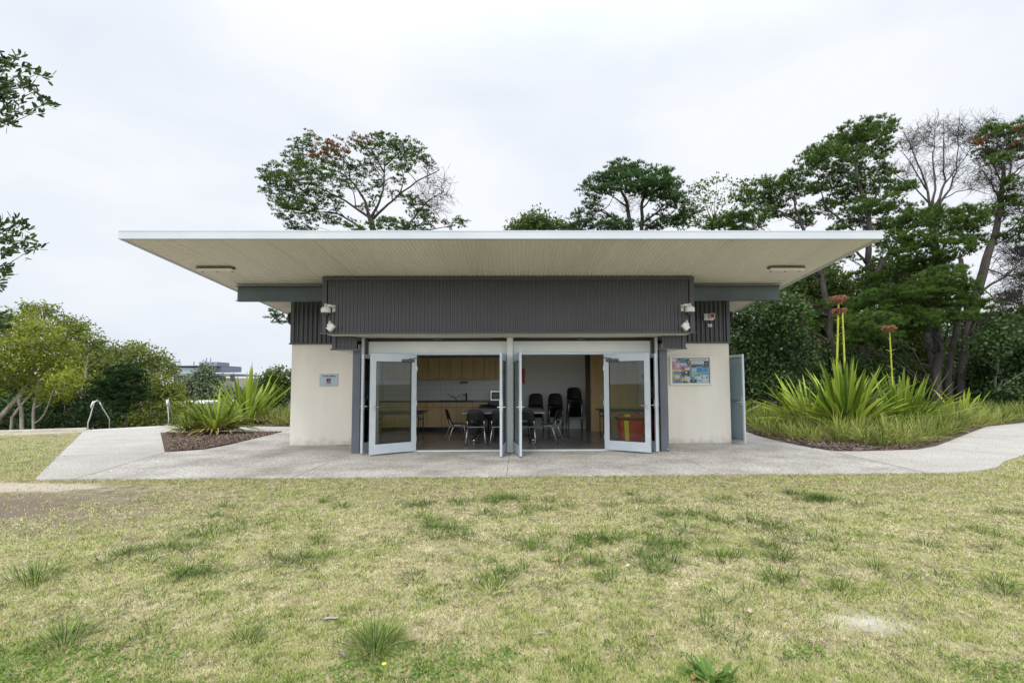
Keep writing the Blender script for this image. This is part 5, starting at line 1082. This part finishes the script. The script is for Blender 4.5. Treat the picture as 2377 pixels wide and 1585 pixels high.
# mass of strap grass in the beds
def grassmass(name, label, pts, seed, per=46, ln=.74, wd=.022):
    rng = np.random.default_rng(seed); parts = []
    for (x, y, sc, tn) in pts:
        parts.append((0, straps((x, y, -.01), per, ln * sc * rng.uniform(.8, 1.15), wd, 30, 88, 1.25, rng, seg=4, tint=tn, brad=.13)))
        if rng.random() < .7: parts.append((1, straps((x, y, -.01), per // 5, ln * sc * .9, wd * .8, 10, 60, 1.3, rng, seg=4, tint=(0, 1), brad=.12)))
    v, f, tt, mi = cat3(parts); v[:, 2] = np.maximum(v[:, 2], .005)
    return np_mesh(name, v, f, ['strap_grass', 'lily_dry'], tt, midx=mi, label=label, category='plants', kind='stuff')
BEDR = [(6.9, 13.2), (7.2, 12.3), (7.9, 11.7), (8.45, 11.0), (9.4, 11.5), (10.4, 12.2), (12.7, 14.0), (15.1, 15.95), (18, 17.7), (23, 19.8), (23, 21.8), (14, 20.5), (9, 18.5), (6.2, 18.5), (6.4, 16.6), (7.2, 15)]
rng = np.random.default_rng(70); X = rng.uniform(6, 23, 2600); Yq = rng.uniform(11, 22, 2600); ok = pip(X, Yq, BEDR); X, Yq = X[ok], Yq[ok]
pts = []
for x, y in zip(X, Yq):
    if any((x - q[0]) ** 2 + (y - q[1]) ** 2 < .1 for q in pts): continue
    s_ = n1(x, y, .7); q_ = rng.random() * .6; pts.append((x, y, .75 + .5 * s_ * rng.uniform(.7, 1.2) + (.12 if y > 14 else 0) - (.25 if x < 7.8 else 0), (max(0, q_ - .15), q_ + .3) if s_ < .5 else (q_, q_ + .45)))
grassmass('strap_grass', 'dense strap-leaved grass covering the right-hand bed', pts, 71, 42)
rng = np.random.default_rng(72); pts = []
for _ in range(500):
    x, y = rng.uniform(-12.5, -5.9), rng.uniform(17.6, 21.5)
    if x < -8.9 and y < 18.3: continue
    if any((x - q[0]) ** 2 + (y - q[1]) ** 2 < .12 for q in pts): continue
    s_ = n1(x, y, .7); pts.append((x, y, .7 + .5 * s_ + (.25 if x > -8.3 else -.15), (.1, 1)))
grassmass('strap_grass', 'yellowish strap-leaved grass in the bed beside the left wall', pts, 73, 40)
# mulch chips
rng = np.random.default_rng(74)
def scatter_in(poly, n, rng):
    P_ = np.array(poly); x = rng.uniform(P_[:, 0].min(), P_[:, 0].max(), n); y = rng.uniform(P_[:, 1].min(), P_[:, 1].max(), n); ok = pip(x, y, poly); return x[ok], y[ok]
x1, y1 = scatter_in([(-7.3, 14.2), (-7.4, 15.4), (-11.0, 15.4), (-7.83, 11.1), (-7.3, 11.4), (-7.22, 12.78)], 42000, rng); x2, y2 = scatter_in([(6.65, 10.98), (6.85, 10.56), (7.29, 10.5), (8.65, 10.75), (10.5, 12.1), (12.9, 14.1), (10, 14.5), (6.9, 15), (6.66, 13.3)], 30000, rng)
x3, y3 = scatter_in([(-8.2, 17.4), (-12.8, 18), (-12, 19.5), (-5.6, 19.5), (-5.6, 16.8)], 12000, rng)
X = np.concatenate([x1, x2, x3]); Yq = np.concatenate([y1, y2, y3]); C3 = np.stack([X, Yq, rng.uniform(-.004, .018, len(X))], 1)
d = rdir(len(X), rng) * np.array([1, 1, .25]); d = unit(d); s_ = unit(np.cross(d, np.array([0, 0, 1.]) + rng.normal(size=(len(X), 3)) * .3)); l_ = rng.uniform(.012, .042, (len(X), 1)); w_ = rng.uniform(.006, .014, (len(X), 1))
v = np.stack([C3 - d * l_ - s_ * w_, C3 + d * l_ - s_ * w_, C3 + d * l_ + s_ * w_, C3 - d * l_ + s_ * w_], 1).reshape(-1, 3)
np_mesh('bark_chips', v, np.arange(len(v)).reshape(-1, 4), ['chip'], np.repeat(rng.random(len(X)) ** .7, 4), label='reddish brown bark chips strewn over the garden beds', category='mulch', kind='stuff')
# irrigation pipe in the right bed
pz = [G(1745, 1003), G(1800, 1008), G(1870, 1030), G(1885, 1040), G(1930, 1040), G(1990, 1038), G(2050, 1042)]
MB().tube([(q[0], q[1], .015) for q in pz], .011, 6).build('irrigation_pipe', 'black', label='thin black irrigation pipe lying on the bark in the right bed', category='pipe')

# ------------------------------------------------------------------ lawn
rng = np.random.default_rng(80)
def bare(x, y):
    q = n2(x, y, 1.6, 4)
    a = np.exp(-(((x + 6.6) / 3.0) ** 2 + ((y - 6.2) / 1.2) ** 2)) * 1.0 + np.exp(-(((x + 8.0) / 2.0) ** 2 + ((y - 7.3) / .35) ** 2)) * 1.5 + np.exp(-(((x - 2.2) / .34) ** 2 + ((y - 3.05) / .16) ** 2)) * .9 + np.exp(-(((x + 16) / 3) ** 2 + ((y - 15.2) / .45) ** 2)) * 1.5
    return np.clip(a * 1.1 + (q - .5) * 1.8, 0, 1.0)
def lawn_points(n, y0, y1, power=2.0, margin=1.18):
    # uniform in screen: density ~ 1/y^2 per area -> dy ~ y^-2*... sample inverse
    u = rng.random(n); inv = 1 / y0 + (1 / y1 - 1 / y0) * u; y = 1 / inv
    x = rng.uniform(-1, 1, n) * (1.09 * y * margin + .5) + .0
    return x, y
N_ = 1900000
x, y = lawn_points(N_, 2.1, 17.4)
inside = ~(pip(x, y, PV_L) | pip(x, y, PV_M) | pip(x, y, PV_R) | pip(x, y, BED_L)) & (((y < 7.98) & (x > -7.7)) | (x < -7.63 - (y - 7.86) * .79) | ((x > 6.6) & (y < 7.94)) | ((x > 7.74) & (y < 8.15 + (x - 7.74) * .68)))
inside &= ~((x < -7.6) & (y > 16.2 + .42 * (x + 14.4)))
inside &= rng.random(N_) > bare(x, y) * .92
x, y = x[inside], y[inside]; n = len(x)
gfac = np.clip((n3(x, y, 2.2, 5) - .5) * 1.2 + .44 + .38 * ss(2.8 - y, 0, .5) + .2 * ss(-x - 5.5 - (y - 6), 0, 3) + .10 * ss(-1 - x, 0, 3) * ss(6.5 - y, 0, 2) + .2 * ss(y, 8.2, 10), 0, 1)
nf = n1(x, y, 11, 3); nh = n2(x + 9, y, 7, 3); n28 = n3(x, y + 5, 26, 2)
isg = rng.random(n) < np.clip(gfac * .85 + .10 + (nf - .5) * .75, 0.03, .97)
keep = ((nh > .34) | (rng.random(n) < .3)) & ((n28 > .36) | (rng.random(n) < .25)); x, y, isg, nf, nh, gfac, n28 = [q[keep] for q in (x, y, isg, nf, nh, gfac, n28)]; n = len(x)
ht = np.where(isg, rng.uniform(.007, .022, n), rng.uniform(.005, .017, n)) * (.45 + 1.3 * np.clip(nf, .2, .9)) * (1 + .35 * ss(y, 4, 9))
wd = rng.uniform(.0012, .0027, n) * np.clip(y / 3.0, .9, 3.2)
ph = rng.uniform(0, 2 * math.pi, n); lean = np.where(isg, rng.uniform(.2, 1.0, n), rng.uniform(.8, 2.6, n))
z0 = tz(x, y); z0 = z0 + np.where((y < 7.6), .02 * (n1(x, y, .9) - .5) * ss(7.6 - y, 0, 1), 0)
hx, hy = np.cos(ph), np.sin(ph); cx, cy = -np.sin(ph + rng.normal(size=n) * .5), np.cos(ph + rng.normal(size=n) * .5)
v = np.empty((n, 3, 3)); v[:, 0] = np.stack([x - cx * wd, y - cy * wd, z0], 1); v[:, 1] = np.stack([x + cx * wd, y + cy * wd, z0], 1); v[:, 2] = np.stack([x + hx * ht * lean, y + hy * ht * lean, z0 + ht], 1)
# tint: 0..1 straw to green
tn = np.where(isg, np.clip(.46 + .46 * rng.random(n) ** 2.4 + .3 * (nf - .45) + .35 * (.5 - n28), .45, 1), np.clip(.30 * rng.random(n) + .35 * (.55 - nh) + .3 * (.5 - n28) + .05 + .10 * ss(y, 5.6, 7.4), 0, .44)); 
m = bpy.data.materials.new('lawn_blade'); m.use_nodes = True; nn = m.node_tree.nodes; ll = m.node_tree.links; b = nn['Principled BSDF']; b.inputs['Roughness'].default_value = .7; b.inputs['Specular IOR Level'].default_value = .2
at = nn.new('ShaderNodeAttribute'); at.attribute_name = 'tint'; c = nn.new('ShaderNodeValToRGB'); e = c.color_ramp.elements
e[0].position = 0; e[0].color = (.76, .69, .48, 1); e[1].position = 1; e[1].color = (.040, .085, .015, 1)
for p_, q_ in ((.2, (.60, .53, .32)), (.40, (.25, .20, .10)), (.46, (.58, .57, .25)), (.58, (.47, .52, .16)), (.78, (.20, .29, .06))): x_ = e.new(p_); x_.color = (*q_, 1)
ll.new(at.outputs['Fac'], c.inputs[0]); ll.new(c.outputs[0], b.inputs['Base Color'])
tr = nn.new('ShaderNodeBsdfTranslucent'); ms = nn.new('ShaderNodeMixShader'); ms.inputs[0].default_value = .25; ll.new(c.outputs[0], tr.inputs[0]); ll.new(b.outputs[0], ms.inputs[1]); ll.new(tr.outputs[0], ms.inputs[2]); ll.new(ms.outputs[0], nn['Material Output'].inputs[0]); MATS['lawn_blade'] = m
np_mesh('lawn_grass', v.reshape(-1, 3), np.arange(n * 3).reshape(-1, 3), ['lawn_blade'], np.repeat(tn, 3), label='short dry lawn grass, straw and green mixed, covering the foreground', category='grass', kind='stuff')
# tussocks
def tuft(cx, cy, n, ln, wd, rng, spread=.08, tint=(.7, 1.0), e1=75):
    v, f, tt = straps((cx, cy, float(tz(cx, cy))), n, ln, wd, 5, e1, .9, rng, seg=3, tint=tint, brad=spread, fold=.1, tip=-.1)
    return v, f, np.clip(tt, 0, 1)
BIG = [((870, 1500), 330, .20, .0042, .085, 'largest dark grass tussock in the near lawn, left of the middle', (0.70, 1.05)),
       ((150, 1485), 200, .15, .0042, .08, 'wide flat grass tussock near the bottom left of the lawn', (0.75, 1.05)),
       ((575, 1480), 110, .12, .004, .05, 'dark tussock between the bottom left one and the largest one', (0.85, 1.05)),
       ((85, 1340), 220, .17, .005, .13, 'broad pale tussock at the far left of the lawn', (0.75, 1.05)),
       ((1140, 1375), 90, .11, .004, .05, 'yellowish tussock in the middle of the lawn', (.45, .75)),
       ((1372, 1303), 110, .13, .0045, .05, 'dense upright tussock right of the middle of the lawn', (0.70, 1.05)),
       ((2035, 1315), 100, .15, .0045, .05, 'spiky tussock standing alone on the right part of the lawn', (0.65, 1.05)),
       ((1230, 1265), 170, .13, .005, .11, 'wide double tussock in front of the central doors', (0.70, 1.05)),
       ((1670, 1290), 150, .13, .005, .10, 'broad tussock in the lawn in line with the notice board', (0.70, 1.05)),
       ((1950, 1365), 120, .13, .0045, .09, 'loose tussock below the spiky one on the right', (0.75, 1.05))]
for (p, nb, ln, wd_, sp_, lab, tn_) in BIG:
    q = G(*p); rg = np.random.default_rng(int(p[0])); v, f, tt = tuft(0, 0, nb, ln, wd_, rg, sp_, tn_); v[:, 2] -= float(tz(0, 0))
    o = np_mesh('grass_tussock', v, f, ['lawn_blade'], tt, label=lab, category='grass tussock', group='larger tussocks in the lawn'); o.location = (q[0], q[1], -.022)
q = G(1650, 1573); rg = np.random.default_rng(5); t = thing('broadleaf_weed', 'flat rosette of bright green broad leaves at the bottom edge of the lawn', 'weed', (q[0], q[1], -.02))
v, f, tt = straps((0, 0, 0), 46, .11, .026, 8, 60, .7, rg, seg=4, tint=(0, .25), brad=.06); np_mesh('leaves', v, f, ['grass_green'], tt, t)
q = G(1205 * .74, 1556); t = thing('dandelion', 'single small yellow flower low in the near lawn', 'flower', (q[0], q[1], -.02)); MB().tube([(0, 0, 0), (0, 0, .05)], .0015, 5).build('stem', 'stalk', t); MB().lathe([(.004, .048), (.012, .054), (.011, .058), (.003, .06)], 12).build('flower_head', 'yellow', t)
v, f, tt = straps((0, 0, 0), 22, .07, .018, 8, 50, .6, rg, seg=3, tint=(0, .6), brad=.05); np_mesh('leaves', v, f, ['grass_green'], tt, t)
parts = []
SM = [(float(rng.uniform(380, 2330)), float(rng.uniform(1140, 1350))) for _ in range(45)] + [(float(rng.uniform(1400, 1950)), float(rng.uniform(1150, 1290))) for _ in range(10)] + [(930, 1230), (690, 1200), (575, 1175), (430, 1230), (500, 1235), (600, 1230), (740, 1250), (810, 1265), (420, 1275), (320, 1290), (1085, 1225), (1070, 1165), (1165, 1195), (1180, 1160), (1000, 1165), (930, 1165), (1285, 1275), (1355, 1250), (1440, 1255), (1400, 1240), (1475, 1320), (1535, 1310), (1560, 1275), (1590, 1262), (1520, 1160), (1540, 1180), (1590, 1205), (1660, 1210), (1610, 1190),
      (1740, 1190), (1790, 1230), (1760, 1230), (1850, 1150), (1890, 1155), (2055, 1205), (2000, 1240), (1880, 1255), (1870, 1240), (1990, 1170), (2130, 1150), (2350, 1195), (2230, 1225), (2290, 1240), (1720, 1375), (1780, 1350), (2340, 1365), (1060, 1360), (1680, 1215), (1640, 1195), (355, 1470), (700, 1300), (1870, 1320), (260, 1400), (2080, 1330), (1340, 1160), (1260, 1240), (1480, 1500), (1640, 1460), (340, 1165), (760, 1165), (1300, 1155), (1450, 1150), (1590, 1230), (620, 1230)]
for (px, py) in SM:
    q = G(px, py); sc = rng.uniform(.5, 1.1)
    for _ in range(rng.integers(1, 5)): parts.append((0, tuft(q[0] + rng.normal() * .16, q[1] + rng.normal() * .12, int(70 * sc), .11 * sc, .005, rng, .075, (.74, 1.15), 66)))
for _ in range(1800):
    u = rng.random(); yy = 1 / (1 / 2.3 + (1 / 7.6 - 1 / 2.3) * u); xx = rng.uniform(-1, 1) * 1.25 * yy
    if rng.random() < bare(xx, yy): continue
    sc = rng.uniform(.35, .8); parts.append((0, tuft(xx, yy, int(24 * sc) + 5, .06 * sc, .004, rng, .03, (.6, 1.1))))
for _ in range(170):
    xx = rng.uniform(-7.3, 7.2); yy = 7.80 + rng.uniform(-.06, .04); parts.append((0, tuft(xx, yy, 14, .06, .004, rng, .04, (.3, .9))))
for _ in range(260):      # left lawn behind
    yy = rng.uniform(7.9, 15.3); xx = -7.7 - (yy - 7.86) * .79 - rng.uniform(0, 7); parts.append((0, tuft(xx, yy, 22, .07, .006, rng, .1, (.55, .9))))
v, f, tt, mi = cat3(parts)
np_mesh('weed_tufts', v, f, ['lawn_blade'], tt, label='scattered small darker grass tufts and weeds all over the lawn', category='grass', kind='stuff')
# clover and low weeds along the bottom edge
parts = []
for _ in range(2200):
    px = rng.uniform(-100, 2477); py = rng.uniform(1490, 1640); q = G(px, py)
    if n2(q[0], q[1], 1.3, 3) < .49: continue
    a = np.array([[q[0], q[1], -.01]]); parts.append((0, leaves(np.repeat(a, 9, 0), 1, .020, .020, .015, rng, np.full(9, .5), 0, .8, .35)))
v, f, tt, mi = cat3(parts); np_mesh('clover', v, f, ['grass_green'], tt, label='low bright green clover patches along the bottom of the lawn', category='ground cover', kind='stuff')
# twigs, bark strips and dead leaves on the lawn
mat('twig_grey', (.34, .30, .27), .9, (.24, .2, .17), 20, 4); mat('leaf_litter', (.42, .24, .10), .8); mat('pale_leaf', (.42, .34, .24), .8); mat('paper_white', (.6, .6, .62), .8)
for (p, ln, a, m_, lab, nm, ct) in [((1255, 1469), .10, .1, 'twig_grey', 'short thick grey stick lying right of the middle of the near lawn', 'stick', 'stick'), ((768, 1437), .09, .3, 'twig_grey', 'pale bark strip just above the largest tussock', 'bark_strip', 'bark'),
        ((793, 1517), .06, -.8, 'twig_grey', 'curled bark piece beside the foot of the largest tussock', 'bark_strip', 'bark'), ((476, 1310), .11, -.1, 'twig_grey', 'thin stick on the left part of the lawn', 'stick', 'stick'), ((1850, 1256), .16, -.25, 'twig_grey', 'thin branching stick on the right part of the lawn', 'stick', 'stick'),
        ((1288, 1301), .06, .3, 'leaf_litter', 'orange brown dead leaf in the lawn below the central doors', 'dead_leaf', 'leaf'), ((1741, 1420), .05, 1.2, 'pale_leaf', 'pale curled dead leaf on the right half of the lawn', 'dead_leaf', 'leaf'), ((631, 1275), .05, .2, 'leaf_litter', 'small orange dead leaf left of the middle of the lawn', 'dead_leaf', 'leaf'), ((1457, 1314), .035, .2, 'paper_white', 'tiny white scrap of paper in the lawn', 'paper_scrap', 'litter'), ((1610, 1573), .05, 1.0, 'leaf_litter', 'reddish dead leaf at the bottom edge beside the broad-leaved weed', 'dead_leaf', 'leaf')]:
    q = G(*p); b_ = MB()
    if nm == 'stick': b_.tube([(-ln / 2, 0, .004), (0, .004, .009), (ln / 2, -.002, .004)], [.004, .006, .004], 7)
    elif nm == 'bark_strip':
        vv = []; 
        for i in range(6):
            for j in range(4): vv.append(((i / 5 - .5) * ln, (j / 3 - .5) * ln * .3, .006 + .010 * (abs(j - 1.5) / 1.5) ** 2 + .004 * math.sin(i)))
        vv += [(a_, b2, c_ + .002) for a_, b2, c_ in vv]; ff = []
        for i in range(5):
            for j in range(3): k = i * 4 + j; ff += [(k, k + 1, k + 5, k + 4), (k + 24, k + 28, k + 29, k + 25)]
        b_.add(vv, ff)
    else:
        vv = []
        for i in range(6):
            wv = math.sin(math.pi * (i + .35) / 5.7) * ln * .28
            for j in (-1, 0, 1): vv.append(((i / 5 - .5) * ln, j * wv, .008 + .008 * abs(j) + .012 * (i / 5) ** 2))
        b_.add(vv, [(i * 3 + j, i * 3 + j + 1, i * 3 + j + 4, i * 3 + j + 3) for i in range(5) for j in (0, 1)])
    o = b_.build(nm, m_, None, True, label=lab, category=ct); o.location = (q[0], q[1], -.008); o.rotation_euler = (0, 0, a)
# fallen leaves on the paving
pts = []
for _ in range(150):
    xx = rng.uniform(-12, 12); yy = rng.uniform(8, 16); 
    if pip(np.array([xx]), np.array([yy]), PV_L)[0] or pip(np.array([xx]), np.array([yy]), PV_R)[0] or (pip(np.array([xx]), np.array([yy]), PV_M)[0] and yy < 11.6): pts.append((xx, yy, .006))
pts = np.array(pts); v, f, tt = leaves(pts, 1, .001, .06, .022, rng, None, 0, .6); v[:, 2] = .004 + (v[:, 2] % .01)
np_mesh('leaf_litter', v, f, ['chip'], tt, label='a few small dry leaves scattered on the paving', category='leaves', kind='stuff')

# ------------------------------------------------------------------ distant buildings on the left
mat('office_dark', (.03, .04, .06), .2, (.05, .06, .09), .3, 2, spec=.8); mat('office_glass', (.22, .33, .36), .1, (.34, .45, .46), .12, 3, spec=.8); mat('office_slab', (.20, .22, .27), .6); mat('office_cream', (.50, .44, .36), .8); mat('roof_white', (.75, .77, .80), .6)
Yb = 140.0
def bx(x0, x1, y0, y1, d0=0, d1=14):
    a = U(x0, y1, Yb); b_ = U(x1, y0, Yb); return (a[0], b_[0], Yb + d0, Yb + d1, a[2], b_[2])
def addbx(m, *a, **k):
    x0, x1, y0, y1, z0, z1 = bx(*a, **k); m.box(x0 - ob[0], x1 - ob[0], y0 - ob[1], y1 - ob[1], z0 - ob[2], z1 - ob[2]); return m
gp = U(460, 985, Yb); ob = np.array([gp[0], Yb, -9.5])
t = thing('office_building', 'distant office block with dark glass and a long flat roof, left of the building', 'building', tuple(ob))
addbx(MB(), 395, 540, 877, 1000, d0=1).build('wall', 'office_cream', t)
addbx(MB(), 398, 505, 850, 862, d0=2, d1=12).build('upper_band', 'office_slab', t)
addbx(MB(), 400, 490, 853, 866, d0=.5, d1=1.9).build('glass_balustrade', 'office_glass', t)
addbx(MB(), 392, 512, 866.5, 872, d0=-1, d1=13).build('roof_slab', 'office_slab', t); addbx(MB(), 490, 540, 868, 872, d0=-1.5, d1=13).build('roof_slab', 'office_slab', t)
addbx(MB(), 394, 505, 848, 850, d0=-.5, d1=12).build('roof_slab', 'office_slab', t); addbx(MB(), 446, 489, 839, 847.5, d0=3, d1=9).build('plant_room', 'office_slab', t)
for i in range(7): 
    w_ = addbx(MB(), 400 + i * 10, 409 + i * 10, 872.5, 904, d0=.4, d1=.95).build('window', 'office_dark', t); addbx(MB(), 409.1 + i * 10, 409.9 + i * 10, 872.5, 904, d0=.3, d1=.94).build('frame', 'roof_white', w_)
for (a, b_) in ((500, 512), (515, 519), (532, 538)): addbx(MB(), a, b_, 873, 884, d0=.4, d1=.95).build('window', 'office_dark', t)
addbx(MB(), 440, 535, 890, 902, d0=-2, d1=.2).build('upper_band', 'office_slab', t); addbx(MB(), 440, 535, 903, 925, d0=-1.5, d1=.2).build('window', 'office_dark', t)
m = MB()
for a in (457, 467, 427): addbx(m, a, a + .6, 829 if a > 430 else 838, 848, d0=4, d1=4.4)
m.build('antenna', 'office_slab', t)
Yb = 105.0; ob = np.array([U(450, 985, Yb)[0], Yb, -9.5]); t = thing('low_building', 'low white-roofed building in front of the distant offices', 'building', tuple(ob))
addbx(MB(), 385, 560, 929, 1000, d0=1, d1=8).build('wall', 'office_dark', t); addbx(MB(), 380, 565, 922, 928.5, d0=0, d1=9).build('roof', 'roof_white', t)
Yb = 60.0; ob = np.array([U(450, 985, Yb)[0], Yb, -8]); t = thing('low_building', 'nearer pale flat roof glimpsed behind the handrail, left of the lily', 'building', tuple(ob))
addbx(MB(), 370, 470, 938, 1000, d0=.5, d1=6).build('wall', 'office_cream', t); addbx(MB(), 366, 474, 933, 937.5, d0=0, d1=7).build('roof', 'roof_white', t)
